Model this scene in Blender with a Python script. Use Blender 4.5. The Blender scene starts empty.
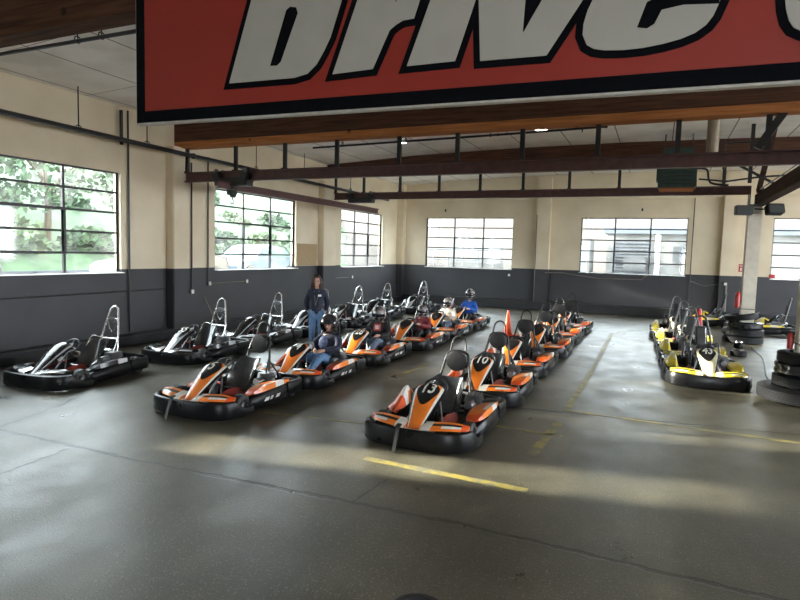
import bpy, bmesh, math, random
from mathutils import Vector, Matrix, Euler
random.seed(7)
PI = math.pi
SC = bpy.context.scene
COL = SC.collection
R = math.radians

# ------------------------------------------------------------------ camera
F_PX, PITCH, ROLL, YAW, CAM_H = 587.9, 0.08105, 0.02688, 0.4123, 2.4
fw = Vector((-math.sin(YAW)*math.cos(PITCH), math.cos(YAW)*math.cos(PITCH), -math.sin(PITCH)))
rt = Vector((math.cos(YAW), math.sin(YAW), 0)); up = rt.cross(fw)
r2 = math.cos(ROLL)*rt + math.sin(ROLL)*up; u2 = -math.sin(ROLL)*rt + math.cos(ROLL)*up
cam_data = bpy.data.cameras.new('camera'); cam = bpy.data.objects.new('camera', cam_data); COL.objects.link(cam)
cam_data.sensor_width = 36; cam_data.lens = F_PX*36/800; cam_data.clip_end = 400; cam_data.clip_start = .05
m = Matrix((r2, u2, -fw)).transposed().to_4x4(); m.translation = Vector((0, 0, CAM_H)); cam.matrix_world = m
SC.camera = cam

# ------------------------------------------------------------------ world, sun, exposure
SC.view_settings.view_transform = 'Standard'; SC.view_settings.look = 'None'
SC.view_settings.gamma = 1; SC.view_settings.use_curve_mapping = False
SC.view_settings.exposure = 1.0
SKY = 9.0
SUN = 26.0
world = bpy.data.worlds.new('world'); SC.world = world; world.use_nodes = True
bg = world.node_tree.nodes['Background']; bg.inputs[0].default_value = (.86, .93, 1, 1); bg.inputs[1].default_value = SKY
sun_d = bpy.data.lights.new('sun', 'SUN'); sun_d.energy = SUN; sun_d.angle = R(1.6); sun_d.color = (1, .93, .82)
sun = bpy.data.objects.new('sun', sun_d); COL.objects.link(sun)
sun.rotation_euler = Vector((.98, .20, -.268)).to_track_quat('-Z', 'Y').to_euler()
SC.cycles.max_bounces = 8; SC.cycles.diffuse_bounces = 5; SC.cycles.glossy_bounces = 3; SC.cycles.transparent_max_bounces = 12
SC.cycles.caustics_reflective = False; SC.cycles.caustics_refractive = False
SC.cycles.sample_clamp_indirect = 6

# window openings: (lo, hi) along the wall, z range
WZ = (1.731, 4.086)
WIN_L = [(3.7, 4.5), (-3.9, .3), (5.96, 10.16), (13.38, 17.51), (20.71, 24.55)]  # first two are unseen additions: a sun-streak slot and a daylight window
WIN_B = [(-10.3, -6.09), (-3.15, 1.0), (3.94, 8.1)]
XL, YB, XR, YF = -11.704, 26.484, 13.0, -7.0
ZC = 5.9

def portal(name, loc, nrm, sx, sy):
    d = bpy.data.lights.new(name, 'AREA'); d.shape = 'RECTANGLE'; d.size = sx; d.size_y = sy
    d.cycles.is_portal = True
    o = bpy.data.objects.new(name, d); COL.objects.link(o); o.location = loc
    o.rotation_euler = Vector(nrm).to_track_quat('-Z', 'Z').to_euler()
for i, (a, b) in enumerate(WIN_L): portal('window_portal', (XL-.25, (a+b)/2, sum(WZ)/2), (1, 0, 0), b-a, WZ[1]-WZ[0])
for i, (a, b) in enumerate(WIN_B): portal('window_portal', ((a+b)/2, YB+.25, sum(WZ)/2), (0, -1, 0), b-a, WZ[1]-WZ[0])
portal('fill_opening_portal', (4, YF-.25, 1.7), (0, 1, 0), 4, 3.4)  # unseen front wall opening, added for fill light
portal('fill_opening_portal', (XR+.25, 13, 2.9), (-1, 0, 0), 22, 3.4)  # wide unseen right wall opening, added for fill light

# ------------------------------------------------------------------ materials
MATS = {}
def newmat(name):
    m = bpy.data.materials.new(name); m.use_nodes = True
    return m, m.node_tree, m.node_tree.nodes['Principled BSDF']
def mat(name, col, rough=.5, metal=0, var=.12, scale=12, bump=0, emit=None, es=0, coat=0, rvar=0, detail=4):
    """principled material with procedural colour and roughness variation"""
    if name in MATS: return MATS[name]
    m, nt, p = newmat(name); L = nt.links.new
    tc = nt.nodes.new('ShaderNodeTexCoord'); nz = nt.nodes.new('ShaderNodeTexNoise')
    nz.inputs['Scale'].default_value = scale; nz.inputs['Detail'].default_value = detail
    L(tc.outputs['Object'], nz.inputs['Vector'])
    cr = nt.nodes.new('ShaderNodeValToRGB'); L(nz.outputs['Fac'], cr.inputs[0])
    cr.color_ramp.elements[0].position = .3; cr.color_ramp.elements[1].position = .7
    lo = [c*(1-var) for c in col[:3]]; hi = [min(1, c*(1+var)) for c in col[:3]]
    cr.color_ramp.elements[0].color = (*lo, 1); cr.color_ramp.elements[1].color = (*hi, 1)
    L(cr.outputs[0], p.inputs['Base Color'])
    p.inputs['Roughness'].default_value = rough; p.inputs['Metallic'].default_value = metal
    if rvar:
        mr = nt.nodes.new('ShaderNodeMapRange'); L(nz.outputs['Fac'], mr.inputs[0])
        mr.inputs[1].default_value = .3; mr.inputs[2].default_value = .7
        mr.inputs[3].default_value = max(.02, rough-rvar); mr.inputs[4].default_value = min(1, rough+rvar)
        L(mr.outputs[0], p.inputs['Roughness'])
    if coat: p.inputs['Coat Weight'].default_value = coat; p.inputs['Coat Roughness'].default_value = .08
    if bump:
        b = nt.nodes.new('ShaderNodeBump'); b.inputs['Strength'].default_value = bump; b.inputs['Distance'].default_value = .02
        L(nz.outputs['Fac'], b.inputs['Height']); L(b.outputs[0], p.inputs['Normal'])
    if emit: p.inputs['Emission Color'].default_value = (*emit, 1); p.inputs['Emission Strength'].default_value = es
    MATS[name] = m; return m

def wood(name, c1, c2, axis='x'):
    m, nt, p = newmat(name); L = nt.links.new
    tc = nt.nodes.new('ShaderNodeTexCoord'); mp = nt.nodes.new('ShaderNodeMapping')
    mp.inputs['Scale'].default_value = (.5, 6, 9) if axis == 'x' else (6, .5, 9)
    L(tc.outputs['Object'], mp.inputs[0])
    nz = nt.nodes.new('ShaderNodeTexNoise'); nz.inputs['Scale'].default_value = 2.2; nz.inputs['Detail'].default_value = 7; L(mp.outputs[0], nz.inputs[0])
    cr = nt.nodes.new('ShaderNodeValToRGB'); cr.color_ramp.elements[0].position = .32; cr.color_ramp.elements[1].position = .68
    cr.color_ramp.elements[0].color = (*c1, 1); cr.color_ramp.elements[1].color = (*c2, 1); L(nz.outputs['Fac'], cr.inputs[0])
    # knots
    vo = nt.nodes.new('ShaderNodeTexVoronoi'); vo.inputs['Scale'].default_value = 1.1; L(tc.outputs['Object'], vo.inputs['Vector'])
    kr = nt.nodes.new('ShaderNodeMapRange'); kr.inputs[1].default_value = .03; kr.inputs[2].default_value = .07; kr.inputs[3].default_value = .35; L(vo.outputs['Distance'], kr.inputs[0])
    mx = nt.nodes.new('ShaderNodeMix'); mx.data_type = 'RGBA'; mx.blend_type = 'MULTIPLY'; mx.inputs[0].default_value = 1
    L(cr.outputs[0], mx.inputs[6]); L(kr.outputs[0], mx.inputs[7]); L(mx.outputs[2], p.inputs['Base Color'])
    p.inputs['Roughness'].default_value = .9; p.inputs['Specular IOR Level'].default_value = .2
    b = nt.nodes.new('ShaderNodeBump'); b.inputs['Strength'].default_value = .3; L(nz.outputs['Fac'], b.inputs['Height']); L(b.outputs[0], p.inputs['Normal'])
    MATS[name] = m; return m

def M_floor():
    m, nt, p = newmat('concrete_floor'); N = nt.nodes.new; L = nt.links.new
    tc = N('ShaderNodeTexCoord')
    def noise(scale, detail=5, vec=None, rough=.55):
        n = N('ShaderNodeTexNoise'); n.inputs['Scale'].default_value = scale; n.inputs['Detail'].default_value = detail
        n.inputs['Roughness'].default_value = rough; L(vec or tc.outputs['Object'], n.inputs['Vector']); return n
    def ramp(src, stops):
        c = N('ShaderNodeValToRGB'); L(src, c.inputs[0]); e = c.color_ramp.elements
        while len(e) < len(stops): e.new(.5)
        for k, (pos, col) in enumerate(stops): e[k].position = pos; e[k].color = (*col, 1)
        return c
    def mul(a, b, f=1.0, mode='MULTIPLY'):
        x = N('ShaderNodeMix'); x.data_type = 'RGBA'; x.blend_type = mode
        if isinstance(f, float): x.inputs[0].default_value = f
        else: L(f, x.inputs[0])
        L(a, x.inputs[6])
        if isinstance(b, tuple): x.inputs[7].default_value = (*b, 1)
        else: L(b, x.inputs[7])
        return x.outputs[2]
    big = noise(.35, 6); mid = noise(1.7, 6); fine = noise(30, 4, rough=.7); grain = noise(75, 3, rough=.8)
    c = ramp(big.outputs['Fac'], [(.32, (.070, .064, .046)), (.55, (.112, .104, .078)), (.72, (.18, .168, .135))]).outputs[0]
    c = mul(c, ramp(mid.outputs['Fac'], [(.3, (.72, .72, .7)), (.7, (1.2, 1.18, 1.14))]).outputs[0])
    c = mul(c, ramp(grain.outputs['Fac'], [(.36, (.45, .45, .45)), (.64, (1.5, 1.5, 1.48))]).outputs[0])
    # pale aggregate flecks
    fl = N('ShaderNodeTexVoronoi'); fl.inputs['Scale'].default_value = 42; L(tc.outputs['Object'], fl.inputs['Vector'])
    fm = N('ShaderNodeMapRange'); L(fl.outputs['Distance'], fm.inputs[0]); fm.inputs[1].default_value = .18; fm.inputs[2].default_value = .34; fm.inputs[3].default_value = 1; fm.inputs[4].default_value = 0
    fc = N('ShaderNodeSeparateColor'); L(fl.outputs['Color'], fc.inputs[0]); fg = N('ShaderNodeMath'); fg.operation = 'GREATER_THAN'; L(fc.outputs[0], fg.inputs[0]); fg.inputs[1].default_value = .6
    fx = N('ShaderNodeMath'); fx.operation = 'MULTIPLY'; L(fm.outputs[0], fx.inputs[0]); L(fg.outputs[0], fx.inputs[1])
    fw_ = N('ShaderNodeMath'); fw_.operation = 'MULTIPLY'; L(fx.outputs[0], fw_.inputs[0]); fw_.inputs[1].default_value = .3
    c = mul(c, (.42, .40, .34), fw_.outputs[0], 'MIX')
    # exposed aggregate, pits
    vo = N('ShaderNodeTexVoronoi'); vo.inputs['Scale'].default_value = 7; L(tc.outputs['Object'], vo.inputs['Vector'])
    pit = N('ShaderNodeMapRange'); pit.inputs[1].default_value = .05; pit.inputs[2].default_value = .085; L(vo.outputs['Distance'], pit.inputs[0])
    gate = N('ShaderNodeMath'); gate.operation = 'GREATER_THAN'; L(noise(2.6, 2).outputs['Fac'], gate.inputs[0]); gate.inputs[1].default_value = .55
    inv = N('ShaderNodeMath'); inv.operation = 'SUBTRACT'; inv.inputs[0].default_value = 1; L(pit.outputs[0], inv.inputs[1])
    pm = N('ShaderNodeMath'); pm.operation = 'MULTIPLY'; L(inv.outputs[0], pm.inputs[0]); L(gate.outputs[0], pm.inputs[1])
    c = mul(c, (.05, .05, .045), pm.outputs[0], 'MIX')
    # cracks: distance to polylines, with a jagged offset
    jag = noise(6, 4, rough=.6); sb = N('ShaderNodeVectorMath'); sb.operation = 'SUBTRACT'; L(jag.outputs['Color'], sb.inputs[0]); sb.inputs[1].default_value = (.5, .5, .5)
    sc_ = N('ShaderNodeVectorMath'); sc_.operation = 'SCALE'; sc_.inputs['Scale'].default_value = .11; L(sb.outputs[0], sc_.inputs[0])
    ad = N('ShaderNodeVectorMath'); ad.operation = 'ADD'; L(tc.outputs['Object'], ad.inputs[0]); L(sc_.outputs[0], ad.inputs[1])
    sx = N('ShaderNodeSeparateXYZ'); L(ad.outputs[0], sx.inputs[0])
    def mth(op, a, b=None, cl=False):
        n = N('ShaderNodeMath'); n.operation = op; n.use_clamp = cl
        for k, v in enumerate((a, b)):
            if v is None: continue
            if isinstance(v, (int, float)): n.inputs[k].default_value = v
            else: L(v, n.inputs[k])
        return n.outputs[0]
    def seg(ax, ay, bx, by, w):
        dx, dy = bx-ax, by-ay; l2 = dx*dx+dy*dy
        px = mth('SUBTRACT', sx.outputs[0], ax); py = mth('SUBTRACT', sx.outputs[1], ay)
        t = mth('DIVIDE', mth('ADD', mth('MULTIPLY', px, dx), mth('MULTIPLY', py, dy)), l2, True)
        qx = mth('SUBTRACT', px, mth('MULTIPLY', t, dx)); qy = mth('SUBTRACT', py, mth('MULTIPLY', t, dy))
        d = mth('SQRT', mth('ADD', mth('MULTIPLY', qx, qx), mth('MULTIPLY', qy, qy)))
        return mth('DIVIDE', d, w)
    segs = [(-11.5, 4.62, -4.4, 4.75, 0.046), (-4.4, 4.75, -1.5, 4.87, 0.051), (-1.5, 4.87, 6, 4.6, 0.043),
            (-8.7, 7.0, -8.0, 5.85, 0.027), (-8.0, 5.85, -7.7, 4.75, 0.030), (-6.2, 4.6, -6.1, 3.7, 0.021), (-6.1, 3.7, -7.0, 2.4, 0.021),
            (-2.55, 4.85, -2.5, 5.5, 0.019), (-2.6, 8.98, 5, 10.1, 0.046)]
    dm = None
    for s in segs:
        d = seg(*s); dm = d if dm is None else mth('MINIMUM', dm, d)
    cm = N('ShaderNodeMapRange'); L(dm, cm.inputs[0]); cm.inputs[1].default_value = .45; cm.inputs[2].default_value = .75; cm.inputs[3].default_value = 1; cm.inputs[4].default_value = 0
    c = mul(c, (.010, .009, .007), cm.outputs[0], 'MIX')
    # a broad dirty halo beside the joint
    hm = N('ShaderNodeMapRange'); L(dm, hm.inputs[0]); hm.inputs[1].default_value = 1; hm.inputs[2].default_value = 6; hm.inputs[3].default_value = .55; hm.inputs[4].default_value = 0
    c = mul(c, (.07, .065, .05), hm.outputs[0], 'MIX')
    # swept dark rubber and damp marks
    st = N('ShaderNodeMapping'); st.inputs['Scale'].default_value = (.9, .28, 1); L(tc.outputs['Object'], st.inputs[0])
    sn = noise(1.1, 6, st.outputs[0]); c = mul(c, ramp(sn.outputs['Fac'], [(.4, (.62, .62, .6)), (.62, (1.1, 1.1, 1.1))]).outputs[0])
    L(c, p.inputs['Base Color'])
    rr = N('ShaderNodeMapRange'); L(mid.outputs['Fac'], rr.inputs[0]); rr.inputs[1].default_value = .3; rr.inputs[2].default_value = .7; rr.inputs[3].default_value = .27; rr.inputs[4].default_value = .46
    L(rr.outputs[0], p.inputs['Roughness']); p.inputs['Specular IOR Level'].default_value = .62
    h1 = mth('MULTIPLY', fine.outputs['Fac'], .5); h2 = mth('MULTIPLY', grain.outputs['Fac'], .35)
    h = mth('SUBTRACT', mth('ADD', mth('MULTIPLY', fx.outputs[0], .6), mth('ADD', h1, h2)), mth('ADD', mth('MULTIPLY', pm.outputs[0], .8), mth('MULTIPLY', cm.outputs[0], 1.6)))
    b = N('ShaderNodeBump'); b.inputs['Strength'].default_value = .55; b.inputs['Distance'].default_value = .008; L(h, b.inputs['Height']); L(b.outputs[0], p.inputs['Normal'])
    return m

def M_wall():
    """cream paint above, charcoal below 1.82 m, with grime of its own"""
    m, nt, p = newmat('painted_wall'); N = nt.nodes.new; L = nt.links.new
    g = N('ShaderNodeNewGeometry'); sx = N('ShaderNodeSeparateXYZ'); L(g.outputs['Position'], sx.inputs[0])
    n = N('ShaderNodeTexNoise'); n.inputs['Scale'].default_value = .8; n.inputs['Detail'].default_value = 7; L(g.outputs['Position'], n.inputs['Vector'])
    n2 = N('ShaderNodeTexNoise'); n2.inputs['Scale'].default_value = 60; L(g.outputs['Position'], n2.inputs['Vector'])
    st = N('ShaderNodeMath'); st.operation = 'GREATER_THAN'; L(sx.outputs[2], st.inputs[0]); st.inputs[1].default_value = 1.82
    up_ = N('ShaderNodeValToRGB'); L(n.outputs['Fac'], up_.inputs[0]); up_.color_ramp.elements[0].position = .3; up_.color_ramp.elements[1].position = .7
    up_.color_ramp.elements[0].color = (.64, .54, .38, 1); up_.color_ramp.elements[1].color = (.77, .67, .50, 1)
    lo_ = N('ShaderNodeValToRGB'); L(n.outputs['Fac'], lo_.inputs[0]); lo_.color_ramp.elements[0].position = .3; lo_.color_ramp.elements[1].position = .7
    lo_.color_ramp.elements[0].color = (.034, .034, .039, 1); lo_.color_ramp.elements[1].color = (.050, .050, .057, 1)
    mx = N('ShaderNodeMix'); mx.data_type = 'RGBA'; L(st.outputs[0], mx.inputs[0]); L(lo_.outputs[0], mx.inputs[6]); L(up_.outputs[0], mx.inputs[7])
    L(mx.outputs[2], p.inputs['Base Color']); p.inputs['Roughness'].default_value = .5
    b = N('ShaderNodeBump'); b.inputs['Strength'].default_value = .12; b.inputs['Distance'].default_value = .01; L(n2.outputs['Fac'], b.inputs['Height']); L(b.outputs[0], p.inputs['Normal'])
    MATS['wall'] = m; return m

def M_ceiling():
    m, nt, p = newmat('white_deck'); N = nt.nodes.new; L = nt.links.new
    tc = N('ShaderNodeTexCoord'); sx = N('ShaderNodeSeparateXYZ'); L(tc.outputs['Object'], sx.inputs[0])
    n = N('ShaderNodeTexNoise'); n.inputs['Scale'].default_value = 1.2; n.inputs['Detail'].default_value = 6; L(tc.outputs['Object'], n.inputs['Vector'])
    cr = N('ShaderNodeValToRGB'); L(n.outputs['Fac'], cr.inputs[0]); cr.color_ramp.elements[0].position = .28; cr.color_ramp.elements[1].position = .6
    cr.color_ramp.elements[0].color = (.74, .69, .63, 1); cr.color_ramp.elements[1].color = (.90, .86, .81, 1)
    def seam(out, off, per, w):
        a = N('ShaderNodeMath'); a.operation = 'ADD'; L(out, a.inputs[0]); a.inputs[1].default_value = off
        b = N('ShaderNodeMath'); b.operation = 'PINGPONG'; L(a.outputs[0], b.inputs[0]); b.inputs[1].default_value = per/2
        c = N('ShaderNodeMath'); c.operation = 'LESS_THAN'; L(b.outputs[0], c.inputs[0]); c.inputs[1].default_value = w; return c.outputs[0]
    s1 = seam(sx.outputs[0], 10.06+14.6, 1.46, .014); s2 = seam(sx.outputs[1], 20, 2.44, .008)
    mxx = N('ShaderNodeMath'); mxx.operation = 'MAXIMUM'; L(s1, mxx.inputs[0]); L(s2, mxx.inputs[1])
    mx = N('ShaderNodeMix'); mx.data_type = 'RGBA'; L(mxx.outputs[0], mx.inputs[0]); L(cr.outputs[0], mx.inputs[6]); mx.inputs[7].default_value = (.2, .15, .12, 1)
    L(mx.outputs[2], p.inputs['Base Color']); p.inputs['Roughness'].default_value = .8
    return m

def M_glass():
    """dirty pane: mostly clear, a dusty film that catches light"""
    m, nt, p = newmat('dirty_glass'); N = nt.nodes.new; L = nt.links.new
    nt.nodes.remove(p); out = nt.nodes['Material Output']
    tr = N('ShaderNodeBsdfTransparent'); tr.inputs[0].default_value = (.97, 1, .99, 1)
    tl = N('ShaderNodeBsdfTranslucent'); tl.inputs[0].default_value = (.9, .92, .92, 1)
    gl = N('ShaderNodeBsdfGlossy'); gl.inputs['Roughness'].default_value = .05
    g = N('ShaderNodeNewGeometry'); n = N('ShaderNodeTexNoise'); n.inputs['Scale'].default_value = 2.3; n.inputs['Detail'].default_value = 8; L(g.outputs['Position'], n.inputs['Vector'])
    mr = N('ShaderNodeMapRange'); L(n.outputs['Fac'], mr.inputs[0]); mr.inputs[1].default_value = .35; mr.inputs[2].default_value = .72; mr.inputs[3].default_value = .003; mr.inputs[4].default_value = .028
    a = N('ShaderNodeMixShader'); L(mr.outputs[0], a.inputs[0]); L(tr.outputs[0], a.inputs[1]); L(tl.outputs[0], a.inputs[2])
    b = N('ShaderNodeMixShader'); b.inputs[0].default_value = .05; L(a.outputs[0], b.inputs[1]); L(gl.outputs[0], b.inputs[2])
    L(b.outputs[0], out.inputs[0]); MATS['glass'] = m; return m

def M_paint(name, col, wear=.45):
    """worn line paint: flakes off to show concrete colour"""
    m, nt, p = newmat(name); N = nt.nodes.new; L = nt.links.new
    tc = N('ShaderNodeTexCoord'); n = N('ShaderNodeTexNoise'); n.inputs['Scale'].default_value = 5; n.inputs['Detail'].default_value = 9; n.inputs['Roughness'].default_value = .7; L(tc.outputs['Object'], n.inputs['Vector'])
    cr = N('ShaderNodeValToRGB'); L(n.outputs['Fac'], cr.inputs[0]); cr.color_ramp.elements[0].position = wear-.04; cr.color_ramp.elements[1].position = wear+.08
    cr.color_ramp.elements[0].color = (.16, .15, .1, 1); cr.color_ramp.elements[1].color = (*col, 1); L(cr.outputs[0], p.inputs['Base Color']); p.inputs['Roughness'].default_value = .5
    return m

m_floor = M_floor(); m_wall = M_wall(); m_ceil = M_ceiling(); m_glass = M_glass()
m_line = M_paint('yellow_line_paint', (.31, .245, .055), .49); m_line2 = M_paint('faded_line_paint', (.31, .26, .08), .47)
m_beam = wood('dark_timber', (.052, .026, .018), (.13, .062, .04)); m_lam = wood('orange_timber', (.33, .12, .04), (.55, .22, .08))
m_beamY = wood('dark_timber_y', (.03, .016, .011), (.07, .036, .024), 'y'); m_post = mat('pale_post', (.62, .57, .47), .6, 0, .15, 3)
m_rail = mat('maroon_steel', (.075, .03, .028), .5, .1, .25, 6)
m_black_steel = mat('black_steel', (.009, .009, .010), .45, 0, .3, 8)
m_bar = mat('window_bar_steel', (.05, .045, .05), .5, .2, .3, 8)
m_white_reveal = mat('white_reveal', (.75, .74, .7), .6, 0, .06)
m_conduit = mat('grey_conduit', (.19, .17, .15), .5, .2); m_conduit_dk = mat('dark_conduit', (.03, .028, .028), .5)
m_curb = mat('black_curb', (.018, .018, .02), .4, 0, .4, 6)
m_plastic = mat('black_plastic', (.007, .007, .008), .32, 0, .15, 5, rvar=.06)
m_plastic.node_tree.nodes['Principled BSDF'].inputs['Specular IOR Level'].default_value = .22
m_gloss = mat('gloss_black', (.012, .012, .013), .16, 0, .2, 10)
m_rubber = mat('rubber', (.017, .017, .018), .55, 0, .35, 30, bump=.2)
m_tyre_old = mat('old_rubber', (.010, .010, .011), .6, 0, .3, 5, bump=.1); m_tyre_old.node_tree.nodes['Principled BSDF'].inputs['Specular IOR Level'].default_value = .25
m_orange = mat('orange_plastic', (.82, .20, .02), .3, 0, .1, 6, coat=.3)
m_orange2 = mat('deep_orange_plastic', (.70, .085, .012), .3, 0, .1, 6, coat=.3)
m_white = mat('white_plastic', (.74, .72, .68), .32, 0, .1, 14, coat=.3)
m_yellow = mat('yellow_plastic', (.72, .56, .03), .33, 0, .14, 9, coat=.3)
m_cream = mat('cream_plastic', (.66, .61, .42), .35, 0, .1, 9, coat=.2)
m_silver_pl = mat('silver_plastic', (.52, .53, .55), .22, .25, .12, 9, coat=.4)
m_red = mat('red_paint', (.42, .025, .02), .35, 0, .25, 14)
m_darktube = mat('dark_tube', (.09, .09, .09), .35, .7, .2, 20)
m_dkred = mat('dark_red_plastic', (.16, .02, .015), .4, 0, .3, 9)
m_chrome = mat('bright_tube', (.62, .62, .62), .25, .9, .12, 20)
m_alu = mat('cast_aluminium', (.20, .20, .21), .4, .8, .2, 20)
m_seat = mat('seat_shell', (.035, .037, .042), .14, 0, .3, 7, coat=.8)
m_pad = mat('pad_vinyl', (.018, .018, .02), .4, 0, .2, 40, bump=.1)
m_green = mat('heater_green', (.022, .05, .042), .5, .1, .2, 8)
m_duct = mat('tan_duct', (.3, .24, .18), .6, 0, .15, 5)
m_cone = mat('cone_orange', (.85, .09, .02), .4, 0, .1, 8)
m_lamp = mat('lamp_glow', (.9, .9, .85), .4, emit=(1, .93, .8), es=14)
m_skin = mat('skin', (.56, .33, .25), .5, 0, .08, 12); m_lip = mat('lips', (.42, .14, .13), .5); m_eye = mat('eye', (.03, .02, .02), .2)
m_hair = mat('brown_hair', (.05, .022, .012), .5, 0, .5, 60, bump=.6)
m_denim = mat('denim', (.10, .19, .34), .8, 0, .3, 35, bump=.2); m_denim2 = mat('grey_denim', (.13, .17, .24), .8, 0, .3, 35)
m_navy = mat('navy_cloth', (.012, .016, .038), .75, 0, .3, 20, bump=.2); m_blackcloth = mat('black_cloth', (.01, .01, .012), .7, 0, .3, 20, bump=.2)
m_blue = mat('blue_cloth', (.015, .12, .55), .65, 0, .2, 15, bump=.2); m_maroon = mat('maroon_cloth', (.24, .035, .045), .7, 0, .25, 15, bump=.2)
m_shirt = mat('patterned_shirt', (.08, .10, .19), .8, 0, .6, 30)
m_pale = mat('pale_cloth', (.55, .5, .42), .8, 0, .2, 15, bump=.2); m_shoe = mat('dark_shoe', (.02, .02, .02), .6)
m_visor = mat('dark_visor', (.01, .01, .012), .06); m_helm = mat('black_helmet', (.015, .015, .018), .14, 0, .2, 6, coat=.6)
m_helm2 = mat('silver_black_helmet', (.22, .2, .2), .2, .2, .95, 9, coat=.5, detail=1)
m_signred = mat('sign_red', (.36, .032, .026), .5, 0, .06, 2); m_signgrey = mat('sign_pale_grey', (.52, .53, .54), .5, 0, .05, 3)
m_signblk = mat('sign_black', (.005, .006, .010), .9); m_signblk.node_tree.nodes['Principled BSDF'].inputs['Specular IOR Level'].default_value = .1; m_signedge = mat('sign_edge_white', (.6, .6, .6), .4)
m_tan_panel = wood('plywood', (.36, .26, .15), (.44, .33, .2))
m_wrap = mat('plastic_wrap', (.02, .02, .022), .2, 0, .7, 10, bump=.5)
m_grass = mat('bank_green', (.034, .066, .026), .9, 0, .55, 1.2, bump=.4); m_bush = mat('bush_leaf', (.028, .06, .024), .8, 0, .5, 4)
m_bush2 = mat('bush_leaf_pale', (.065, .10, .045), .8, 0, .5, 4)
m_asphalt = mat('asphalt', (.09, .09, .095), .8, 0, .15, 3); m_carw = mat('car_white', (.22, .225, .235), .3, 0, .04, 3); m_cars = mat('car_blue', (.18, .24, .34), .15, .3, .04, 3, coat=.6)
m_carglass = mat('car_glass', (.12, .2, .24), .05, 0, .1); m_bldg = mat('pale_render', (.10, .099, .095), .8, 0, .08, 2); m_bldg2 = mat('pinkish_render', (.10, .085, .075), .8, 0, .15, 6)
m_bgrey = mat('grey_cladding', (.05, .06, .075), .6, 0, .1, 2); m_dkgrill = mat('dark_grille', (.03, .032, .035), .6)

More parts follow.
